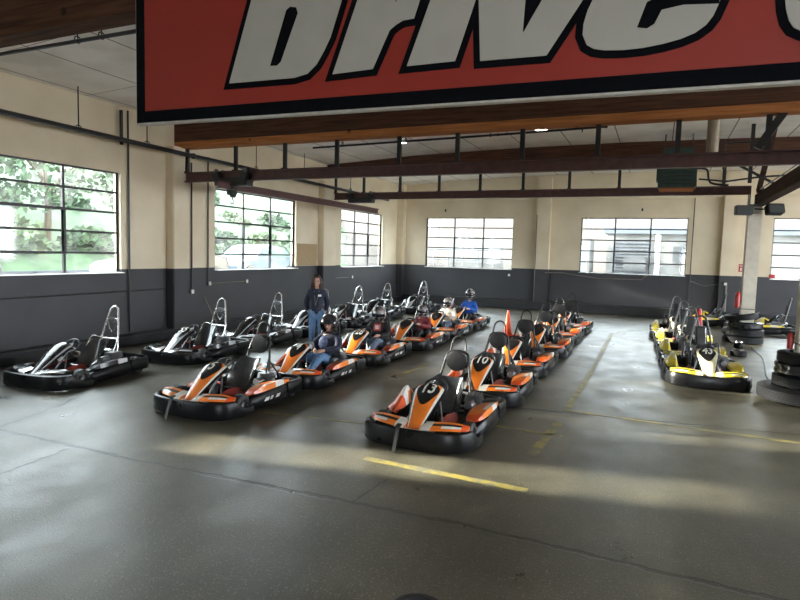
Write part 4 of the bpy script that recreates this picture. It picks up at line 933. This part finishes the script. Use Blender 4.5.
def person(name, loc, rz, J, head, hyaw, hpitch, torso_mat, leg_mat, label, shoe=m_shoe, sleeve=1.0, hands=True, hand_dir=None, chest_r=.15, psc=1.09):
    e = empty(name, loc, rz, label, 'person'); e.scale = (psc, psc, psc)
    names = list(J)
    def V(keys, rad, grow=0): return [(J[k], rad[k]+grow) for k in keys]
    rad = {'pel': .125, 'spi': .12, 'che': chest_r, 'nek': .058, 'hed': .06, 'shL': .066, 'elL': .046, 'wrL': .030, 'shR': .066, 'elR': .046, 'wrR': .030,
           'hiL': .092, 'knL': .064, 'anL': .043, 'toL': .036, 'hiR': .092, 'knR': .064, 'anR': .043, 'toR': .036}
    E = [('pel', 'spi'), ('spi', 'che'), ('che', 'nek'), ('nek', 'hed')]
    for s in 'LR': E += [('che', 'sh'+s), ('sh'+s, 'el'+s), ('el'+s, 'wr'+s), ('pel', 'hi'+s), ('hi'+s, 'kn'+s), ('kn'+s, 'an'+s), ('an'+s, 'to'+s)]
    def ex(b):
        head_into(b, head, hyaw, hpitch)
        if hands:
            for s in 'LR': hand_into(b, J['wr'+s], hand_dir[s] if hand_dir else Vector(J['wr'+s])-Vector(J['el'+s]), 1 if s == 'L' else -1)
    rb = {k: (v*.84 if k in ('pel', 'spi', 'che', 'hiL', 'hiR') else v) for k, v in rad.items()}
    body = link('body', skin_mesh('body', V(names, rb), [(names.index(a), names.index(c)) for a, c in E], [m_skin, m_eye, m_lip], 1, ex), e)
    def sub(nm, keys, mt, grow, cut=None):
        vv = V(keys, rad, grow); ee = [(keys.index(a), keys.index(c)) for a, c in E if a in keys and c in keys]
        return link(nm, skin_mesh(nm, vv, ee, mt, 1), e)
    J2 = J
    jk = ['pel', 'spi', 'che', 'shL', 'elL', 'wrL', 'shR', 'elR', 'wrR', 'nek']
    sv = (J['wrL'], J['wrR'], J['nek'])
    for s in 'LR': J['wr'+s] = tuple(Vector(J['wr'+s])+(Vector(J['el'+s])-Vector(J['wr'+s]))*.06)
    J['nek'] = tuple(Vector(J['nek'])-Vector((0, 0, .012)))
    if 'anL' in J and J['pel'][2] > .7:
        E.append(('hem', 'pel')); jk = ['hem']+jk; J['hem'] = (0, 0, .80); rad['hem'] = .135
    sub('jacket', jk, torso_mat, .02); J['wrL'], J['wrR'], J['nek'] = sv; J.pop('hem', None)
    sub('trousers', ['pel', 'hiL', 'knL', 'anL', 'hiR', 'knR', 'anR'], leg_mat, .014)
    for s in 'LR':
        a, t = Vector(J['an'+s]), Vector(J['to'+s]); b = MB(); b.tube([a+(a-t)*.25-Vector((0, 0, .02)), a*.5+t*.5-Vector((0, 0, .008)), t, t+(t-a)*.35], [.045, .05, .046, .026], 10)
        link('shoe', b.mesh('shoe', shoe), e)
    return e

def helmet(parent, c, yaw, pitch, shell, openface=False, tex=None):
    h_rot = (pitch, 0, yaw)
    def mf(ph, th):
        # th = 270deg is the front
        d = abs(((th-1.5*PI+PI) % (2*PI))-PI)
        if openface and -1.15 < ph < .32 and d < R(58): return None
        if not openface and -.22 < ph < .36 and d < R(66): return None
        if ph < -1.15: return None
        return 0
    def fun(d, q):
        q = q.copy()
        if d.y < 0 and d.z < -.15 and not openface: q.y -= .03*min(1, -d.y*1.3)*min(1, (-.15-d.z)*3)
        if d.z < -.6: q.z = max(q.z, -.135)
        return q
    b = MB(); b.ell((0, 0, 0), (.144, .166, .160), 30, 20, mfun=mf, fun=fun); bm = b.mesh('helmet', shell, solid=-.012)
    h = link('helmet', bm, parent, loc=c, rot=h_rot)
    if openface:
        q = MB(); q.loft([[Vector((.146*math.sin(t), -.164*math.cos(t)-w*math.cos(t), .055+dz)) for t in [R(a) for a in range(-52, 53, 8)]] for w, dz in ((0.0, 0), (.05, -.012), (.052, -.02), (0.0, -.012))], closed=False, caps=False); link('peak', q.mesh('peak', m_gloss), h)
        q = MB(); q.tube([(.118, -.02, -.06), (.08, -.05, -.125), (0, -.07, -.142), (-.08, -.05, -.125), (-.118, -.02, -.06)], .008, 6, smooth=3); link('chin_strap', q.mesh('chin_strap', m_blackcloth), h)
    else:
        def mv(ph, th):
            d = abs(((th-1.5*PI+PI) % (2*PI))-PI); return 0 if (-.26 < ph < .42 and d < R(72)) else None
        q = MB(); q.ell((0, 0, 0), (.139, .163, .154), 30, 20, mfun=mv); link('visor', q.mesh('visor', m_visor, solid=-.004), h)
    return h

def seatedJ(wL=(.13, -.08, .55), wR=(-.13, -.08, .55), lift=0.0, back=0.0, kn=.40):
    z = lift
    J = {'pel': (0, .24+back, .27+z), 'spi': (0, .29+back, .42+z), 'che': (0, .33+back, .60+z), 'nek': (0, .34+back, .80+z), 'hed': (0, .32+back, .88+z)}
    for s, sg in (('L', 1), ('R', -1)):
        w = wL if s == 'L' else wR
        J['sh'+s] = (sg*.17, .34+back, .72+z); J['el'+s] = (sg*.26, .17+back, .53+z*.7); J['wr'+s] = w
        J['hi'+s] = (sg*.10, .17+back, .25+z); J['kn'+s] = (sg*.21, -.2, kn); J['an'+s] = (sg*.19, -.56, .17); J['to'+s] = (sg*.18, -.66, .22)
    return J
def driver(i, torso, legs, label, hz, yaw, pitch, shell, openface=False, wL=(.14, -.08, .56), wR=(-.14, -.08, .56), dx=0.0, psc=1.05):
    x, y, _ = LROW[i]; hz = hz/psc; f = (hz-.24)/.73
    J = seatedJ(wL, wR, 0, .03+max(0, 1-f)*.15)
    for k in ('pel', 'spi', 'che', 'nek', 'shL', 'shR', 'elL', 'elR'): q = J[k]; J[k] = (q[0]+(dx*.7 if k != 'pel' else 0), q[1], .24+(q[2]-.27)*f if k != 'pel' else .25)
    hc = (dx, .31, hz-.02)
    J['hed'] = (dx*.8, .33, hz-.1)
    e = person('person', (x, y, 0), 0, J, hc, yaw, pitch, torso, legs, label, chest_r=.165, psc=psc)
    helmet(e, (dx, .315, hz), yaw, pitch, shell, openface); return e
d1 = driver(1, m_navy, m_denim, 'seated driver in an open-face black helmet, navy jacket and blue jeans', .99, R(12), R(8), m_helm, True, psc=1.12, dx=.06, wL=(.15, -.04, .46), wR=(-.02, -.02, .46))
d2 = driver(2, m_blackcloth, m_denim2, 'seated driver in black with a red chest print and a dark helmet', .97, R(14), R(14), m_helm2, psc=1.1, wL=(.16, -.02, .47))
d3 = driver(3, m_maroon, m_blackcloth, 'seated driver in a maroon top and a patterned helmet', .86, R(15), R(6), m_helm2, psc=.98, dx=.06)
d4 = driver(4, m_pale, m_denim2, 'seated driver in a pale top, turned behind the maroon driver', .92, R(-10), R(4), m_helm2, psc=1.0)
d5 = driver(5, m_blue, m_blackcloth, 'seated driver in a bright blue jacket at the end of the row', 1.05, R(20), R(2), m_helm2, psc=1.08, dx=.05)
b = MB(); b.box((0, 0, 0), (.15, .012, .15), rot=(-.05, 0, 0)); link('chest_print', b.mesh('chest_print', m_red), d2, loc=(.05, .135, .62), rot=(-.12, 0, 0))
b = MB(); b.box((0, 0, 0), (.035, .006, .08)); b.box((.04, 0, 0), (.012, .006, .08)); b.box((-.04, 0, 0), (.012, .006, .08)); link('print_letters', b.mesh('print_letters', m_white), d2, loc=(.05, .127, .62), rot=(-.12, 0, 0))
b = MB(); b.ell((0, 0, 0), (.085, .035, .12)); link('shirt_front', b.mesh('shirt_front', m_shirt), d1, loc=(.01, .215, .56), rot=(-.3, 0, .1))

J = {'pel': (0, 0, .95), 'spi': (0, 0, 1.1), 'che': (0, .0, 1.27), 'nek': (0, .01, 1.46), 'hed': (0, -.005, 1.53)}
for s, sg in (('L', 1), ('R', -1)):
    J['sh'+s] = (sg*.165, .01, 1.38); J['el'+s] = (sg*.245, .09, 1.12); J['wr'+s] = (sg*.19, .10, .92)
    J['hi'+s] = (sg*.085, 0, .88); J['kn'+s] = (sg*.10, -.015, .48); J['an'+s] = (sg*.11, .03, .09); J['to'+s] = (sg*.12, -.08, .045)
w = person('person', (-7.29, 11.8, 0), R(28), J, (0, -.01, 1.605), 0, 0, m_navy, m_denim, 'standing person with curly brown hair, navy jacket and blue jeans between the kart rows', chest_r=.15, psc=1.03, hand_dir={'L': (-.8, .2, -.5), 'R': (.8, .2, -.5)})
b = MB()
def hairfun(d, q):
    q = q*(1+.10*math.sin(d.x*23+d.z*17)*math.cos(d.y*19+d.z*11))
    if d.z < -.1: q = Vector((q.x*1.08, q.y, q.z*1.25))
    return q
def hairmf(ph, th):
    d = abs(((th-1.5*PI+PI) % (2*PI))-PI); return None if (d < R(44) and ph < .55) or ph < -1.2 else 0
b.ell((0, .015, 1.62), (.115, .125, .15), 36, 26, mfun=hairmf, fun=hairfun)
for k in range(26):
    a = R(60+240*k/25)+PI*1.5; rr = .085+.02*math.sin(k*5); p = Vector((math.cos(a)*rr*1.1, .02+math.sin(a)*rr, 1.58)); L_ = .17+.04*math.sin(k*3)
    b.tube([p, p+Vector((.012*math.sin(k), .0, -L_*.35)), p+Vector((-.012*math.sin(k*2), .004, -L_*.7)), p+Vector((.01, 0, -L_))], [.03, .03, .028, .012], 6, smooth=2)
link('hair', b.mesh('hair', m_hair, solid=.004), w)
b = MB(); b.tube([(.06, -.02, 1.46), (.035, -.165, 1.3), (-.005, -.175, 1.12), (-.02, -.165, 1.1), (-.04, -.16, 1.3), (-.06, -.02, 1.46)], .006, 5, smooth=4); link('lanyard', b.mesh('lanyard', m_denim2), w)
b = MB(); b.box((0, 0, 0), (.075, .008, .045)); link('chest_patch', b.mesh('chest_patch', m_white), w, loc=(.075, -.155, 1.31), rot=(0, 0, .3))
b = MB(); b.box((0, 0, 0), (.13, .02, .34), bev=.008); link('shirt_front', b.mesh('shirt_front', m_blackcloth), w, loc=(0, -.148, 1.22))

# ------------------------------------------------------------------ cone, tyres, cable
e = empty('traffic_cone', (-4.05, 17.4, 0), label='orange traffic cone standing between the two orange kart rows', cat='traffic cone')
b = MB(); b.lathe([(.16, .03), (.13, .08), (.035, .72), (.025, .75), (0, .75)], 20); link('cone_body', b.mesh('cone_body', m_cone), e)
b = MB(); b.box((0, 0, .016), (.4, .4, .03), bev=.01); link('cone_base', b.mesh('cone_base', m_cone), e)
e = empty('traffic_cone', (1.3, 21.8, 0), label='orange-red cone just showing behind the yellow karts', cat='traffic cone')
b = MB(); b.lathe([(.2, .03), (.17, .07), (.08, .78), (.06, .80), (0, .80)], 18); link('cone_body', b.mesh('cone_body', m_red), e)
b = MB(); b.box((0, 0, .016), (.36, .36, .03), bev=.01); link('cone_base', b.mesh('cone_base', m_red), e)
def tyre(loc, r, w, label, rot=(0, 0, 0), mt=None, grooves=4, group='old tyres stacked round the posts'):
    b = MB(); pr = [(r*.60, -w*.42), (r*.64, -w*.5), (r*.86, -w*.5), (r*.96, -w*.42)]
    n = 2*grooves+1
    for k in range(n):
        z0 = -w*.36+w*.72*k/n; z1 = -w*.36+w*.72*(k+1)/n; rr = r if k % 2 == 0 else r*.975
        pr += [(rr, z0+.001), (rr, z1-.001)]
    pr += [(r*.96, w*.42), (r*.86, w*.5), (r*.64, w*.5), (r*.60, w*.42), (r*.61, 0), (r*.60, -w*.42)]
    b.lathe(pr, 36)
    return tag(link('tyre', b.mesh('tyre', mt or m_tyre_old, angle=35), loc=loc, rot=rot), label, 'tyre', group)
tyre((2.45, 12.1, .13), .72, .25, 'widest flat tyre at the bottom of the front tyre stack at the right edge')
tyre((2.45, 12.1, .36), .50, .21, 'tyre second from the floor in the front stack, under the glossy one')
tyre((2.45, 12.1, .57), .48, .21, 'smooth shiny tyre third from the floor in the front stack', mt=m_wrap, grooves=1)
tyre((2.46, 12.05, .77), .47, .19, 'topmost tyre of the front stack around the near post')
tyre((2.4, 20.0, .11), .54, .21, 'bottom tyre of the back stack around the far post'); tyre((2.4, 20.0, .325), .54, .21, 'broad tyre second from the floor in the back stack')
tyre((2.45, 20.05, .53), .46, .19, 'narrower tyre third from the floor in the back stack', mt=m_wrap)
tyre((2.33, 20.0, .77), .44, .17, 'tilted tyre on top of the back stack', rot=(0, R(-7), 0))
tyre((1.98, 17.0, .08), .19, .15, 'small black kart tyre lying on the floor between the stacks', group=None)
b = MB(); b.lathe([(0, 0), (.12, 0), (.13, .04), (.12, .12), (.06, .14), (0, .14)], 16); b.lathe([(.06, .14), (.1, .16), (.09, .19), (0, .2)], 12, mi=1); tag(link('wheel_hub', b.mesh('wheel_hub', [m_plastic, m_chrome]), loc=(2.15, 18.6, .0)), 'small black hub with a silver cap behind the loose kart tyre', 'hub')
pts = catmull([(2.5, 18.9, .012), (2.5, 17.8, .012), (2.5, 17.0, .012), (2.35, 15.5, .012), (2.2, 14.2, .012), (2.2, 12.95, .012)], 6)
b = MB(); b.tube(pts, .018, 6); tag(link('floor_cable', b.mesh('floor_cable', m_black_steel)), 'black cable on the floor running between the two tyre stacks', 'cable')
tyre((-1.27, 3.32, .08), .19, .16, 'small black tyre on the floor cut off by the bottom edge', group=None)

# ------------------------------------------------------------------ outside
b = MB(); b.box((0, 10, -.35), (160, 160, .2)); struct('ground_outside', b, mat('pale_bounce_ground', (.5, .48, .45), .8, 0, .1, 2))  # ground out of view, made pale to bounce daylight up to the ceiling
b = MB(); b.box((-15.4, 10, .45), (6.8, 60, 1.3)); struct('road_outside', b, m_asphalt)
b = MB(); secs = []
random.seed(3)
for k in range(31):
    y = -20+k*2.4; secs.append([Vector((x+random.uniform(-.3, .3), y, z+random.uniform(-.15, .15))) for x, z in ((-18.8, -.3), (-18.8, 1.15), (-20, 1.5), (-23, 3.2), (-27, 5.0), (-31, 6.6), (-38, 8.0), (-60, 8.0), (-60, -.3))])
b.loft(secs, closed=True); struct('hill', b, m_grass)
b = MB(); b.box((-18.7, 6, 1.35), (.12, 46, .25))
for k in range(19): b.box((-18.7, -16+k*2.4, 1.2), (.12, .12, .5))
tag(link('guard_rail', b.mesh('guard_rail', m_bgrey)), 'pale guard rail along the road seen through the left windows', 'guard rail')
def bush(x, y, z, r, mt, label, seed):
    rd = random.Random(seed); b = MB()
    for k in range(150):
        a = rd.uniform(0, 2*PI); ph = rd.uniform(-.2, 1.4); rr = r*rd.uniform(.55, 1.0); c = Vector((math.cos(a)*math.cos(ph)*rr, math.sin(a)*math.cos(ph)*rr*1.2, math.sin(ph)*rr*.9+.2*r))
        for q in range(5):
            d = Vector((rd.uniform(-1, 1), rd.uniform(-1, 1), rd.uniform(-.6, 1))).normalized(); s_ = d.orthogonal().normalized()*.11; c2 = c+d*.12
            b.add([c2-d*.14, c2-s_, c2+d*.18, c2+s_], [(0, 1, 2, 3)])
    tag(link('bush', b.mesh('bush', mt, clean=False), loc=(x, y, z)), label, 'bush', 'bushes on the green bank outside the left windows')
random.seed(11)
for k in range(20):
    y = -2+k*1.9+random.uniform(-.4, .4); row = k % 2; x = (-21.3, -25)[row]; z = (1.9, 3.4)[row]; dk = (k//2) % 2
    bush(x, y, z, random.uniform(1.0, 1.35), m_bush if dk else m_bush2, ('dark' if dk else 'pale')+' green leafy bush '+('low' if row == 0 else 'higher up')+' on the bank outside the left windows', k)
def tree(x, y, z, h, ry, rz, n, label, seed):
    rd = random.Random(seed); e = empty('tree', (x, y, z), label=label, cat='tree', group='trees on the bank outside the left windows')
    b = MB(); b.tube([(0, 0, -.5), (.1, .05, h*.4), (-.05, 0, h*.8)], [.16, .12, .06], 8)
    for k in range(6):
        a = k*1.05; b.tube([(0, 0, h*(.35+.07*k)), (.5*math.cos(a), ry*.5*math.sin(a), h*(.5+.09*k)), (.9*math.cos(a), ry*.85*math.sin(a), h*(.62+.08*k))], [.06, .04, .015], 5)
    link('trunk', b.mesh('trunk', m_bark), e)
    b = MB()
    for k in range(n):
        v = Vector((rd.gauss(0, 1), rd.gauss(0, 1), rd.gauss(0, 1))).normalized()*rd.uniform(.25, 1)**.5; c = Vector((v.x*1.2, v.y*ry, h*.72+v.z*rz))
        d = Vector((rd.uniform(-1, 1), rd.uniform(-1, 1), rd.uniform(-1, 1))).normalized(); q = d.orthogonal().normalized()*.09
        b.add([c-d*.16, c-q, c+d*.18, c+q], [(0, 1, 2, 3)])
    link('crown', b.mesh('crown', m_bush, clean=False), e)
m_bark = mat('bark', (.06, .045, .03), .9, 0, .3, 10)
for i, (y, n, lb) in enumerate([(6.6, 950, 'leafy tree on the bank outside the first window'), (11.9, 700, 'leafy tree on the bank between the first and second windows'), (15.9, 620, 'leafy tree on the bank outside the second window'), (20.3, 900, 'leafy tree on the bank outside the third window'), (23.3, 1000, 'added leafy tree blocking sun on the bank just past the third window')]):  # crowns thickened to dapple the sun; last tree added to block it
    tree(-21.6, y-.6, 1.9, 4.6, 2.1, 1.7, n, lb, 40+i)
def car(x, y, z, rz, mt, label):
    e = empty('parked_car', (x, y, z), rz, label, 'car', 'cars parked outside the left windows')
    prof = [(-2.1, .35), (-2.12, .65), (-1.9, .78), (-1.05, .9), (-.45, 1.36), (.2, 1.45), (1.0, 1.4), (1.6, 1.02), (2.1, .95), (2.15, .4)]
    b = MB(); secs = []
    for (u, w, top) in ((-.84, .9, 0), (-.88, 1, .0), (-.6, 1, 0), (.6, 1, 0), (.88, 1, 0), (.84, .9, 0)):
        secs.append([Vector((px*(.985 if abs(u) > .8 else 1), u*(1 if pz < .95 else .84), pz)) for px, pz in prof]+[Vector((2.1, u, .25)), Vector((-2.05, u, .25))])
    b.loft(secs); link('car_body', b.mesh('car_body', mt, angle=35), e)
    g = MB()
    g.loft([[Vector((-1.0, s*.68, .925)), Vector((-.47, s*.62, 1.36))] for s in (-1, 1)], closed=False, caps=False); g.v = [(q[0]-.02, q[1], q[2]+.02) for q in g.v]
    for s in (-1, 1): g.add([(-.9, s*.79, .95), (-.42, s*.765, 1.33), (.95, s*.765, 1.34), (1.4, s*.79, .98)], [(0, 1, 2, 3)])
    link('car_window', g.mesh('car_window', m_carglass, solid=.006), e)
    for sx in (-1.3, 1.35):
        for s in (-1, 1):
            q = MB(); q.lathe([(0, -.1), (.2, -.1), (.33, -.09), (.34, 0), (.33, .09), (.2, .1), (0, .1)], 20, (sx, s*.8, .34), 'y', mfun=lambda i, j: 0 if i in (2, 3) else 1); link('wheel', q.mesh('wheel', [m_rubber, m_alu]), e)
car(-14.6, 6.6, 1.1, R(90), m_carw, 'white car parked outside the first window'); car(-14.5, 14.3, 1.1, R(90), m_carw, 'white car parked outside the second window, towards its left')
car(-14.8, 19.2, 1.1, R(90), m_cars, 'blue-grey car parked outside the second window, towards its right')
car(-17.0, 4.0, 1.1, R(90), m_cars, 'blue-grey car on the road beyond the white car outside the first window')
# buildings beyond the back wall
e = empty('outside_building', (-9, 36, -.25), label='pale two-tone building outside the fourth window', cat='building')
b = MB(); b.box((-3, 2, 3.2), (16, 4, 6.4)); link('building_wall', b.mesh('building_wall', m_bldg2), e)
b = MB(); b.box((1.5, -1.2, 1.8), (8, 2.4, 3.6)); link('lean_to', b.mesh('lean_to', m_bldg), e)
b = MB()
for k in range(10): b.tube([(-6+k*.9, -3, 0), (-6+k*.9, -3, 2.9)], .04, 6)
for z in (2.3, 2.9): b.tube([(-6, -3, z), (2.1, -3, z)], .04, 6)
link('railing', b.mesh('railing', m_bgrey), e)
e = empty('outside_building', (0, 34, -.25), label='grey clad outbuilding with a dark louvred opening outside the fifth window', cat='building')
b = MB(); b.box((2.6, 2, 2.0), (10.5, 4, 4.0)); link('building_wall', b.mesh('building_wall', m_bldg), e)
b = MB(); b.box((2.6, 1.9, 4.12), (10.8, 4.3, .3)); link('roof_edge', b.mesh('roof_edge', m_bgrey), e)
b = MB(); b.box((-1.3, -.03, 2.7), (1.9, .1, 1.7)); link('louvred_opening', b.mesh('louvred_opening', m_bgrey), e)
b = MB()
for k in range(9): b.box((-1.3, -.1, 2.0+k*.18), (1.75, .08, .05), rot=(.5, 0, 0))
b.box((-1.2, -.3, 2.35), (1.1, .5, .8), bev=.03); link('dark_unit', b.mesh('dark_unit', m_dkgrill), e)
b = MB(); b.box((.95, -.06, 2.9), (.62, .12, .85)); link('window', b.mesh('window', m_dkgrill), e)
b = MB(); b.tube([(-.1, -.3, 0), (-.1, -.3, 3.9)], .12, 10); link('downpipe', b.mesh('downpipe', m_white_reveal), e)
e = empty('box_trailer', (-5.2, 30.4, -.25), label='white box trailer parked outside the left part of the fifth window', cat='trailer')
b = MB(); b.box((0, 0, 1.9), (3.4, 4.5, 2.7), bev=.05); link('trailer_box', b.mesh('trailer_box', m_carw), e)
for s in (-1, 1):
    b = MB(); b.lathe([(0, -.1), (.2, -.1), (.38, -.08), (.38, .08), (.2, .1), (0, .1)], 18, (s*1.5, 0, .38), 'x'); link('wheel', b.mesh('wheel', m_rubber), e)
e = empty('outside_building', (9, 35, -.25), label='pale wall with a blue-grey door outside the sixth window', cat='building')
b = MB(); b.box((3, 2, 1.9), (8, 4, 3.8)); link('building_wall', b.mesh('building_wall', m_bldg), e)
b = MB(); b.box((-.3, -.04, 2.2), (1.2, .08, 1.6)); link('door', b.mesh('door', m_bgrey), e)
b = MB(); b.loft([[Vector((x, y, z)) for x, z in ((-40, -.3), (-40, 6.6), (40, 7), (40, -.3))] for y in (46, 60)]); struct('hill_back', b, m_bldg2)
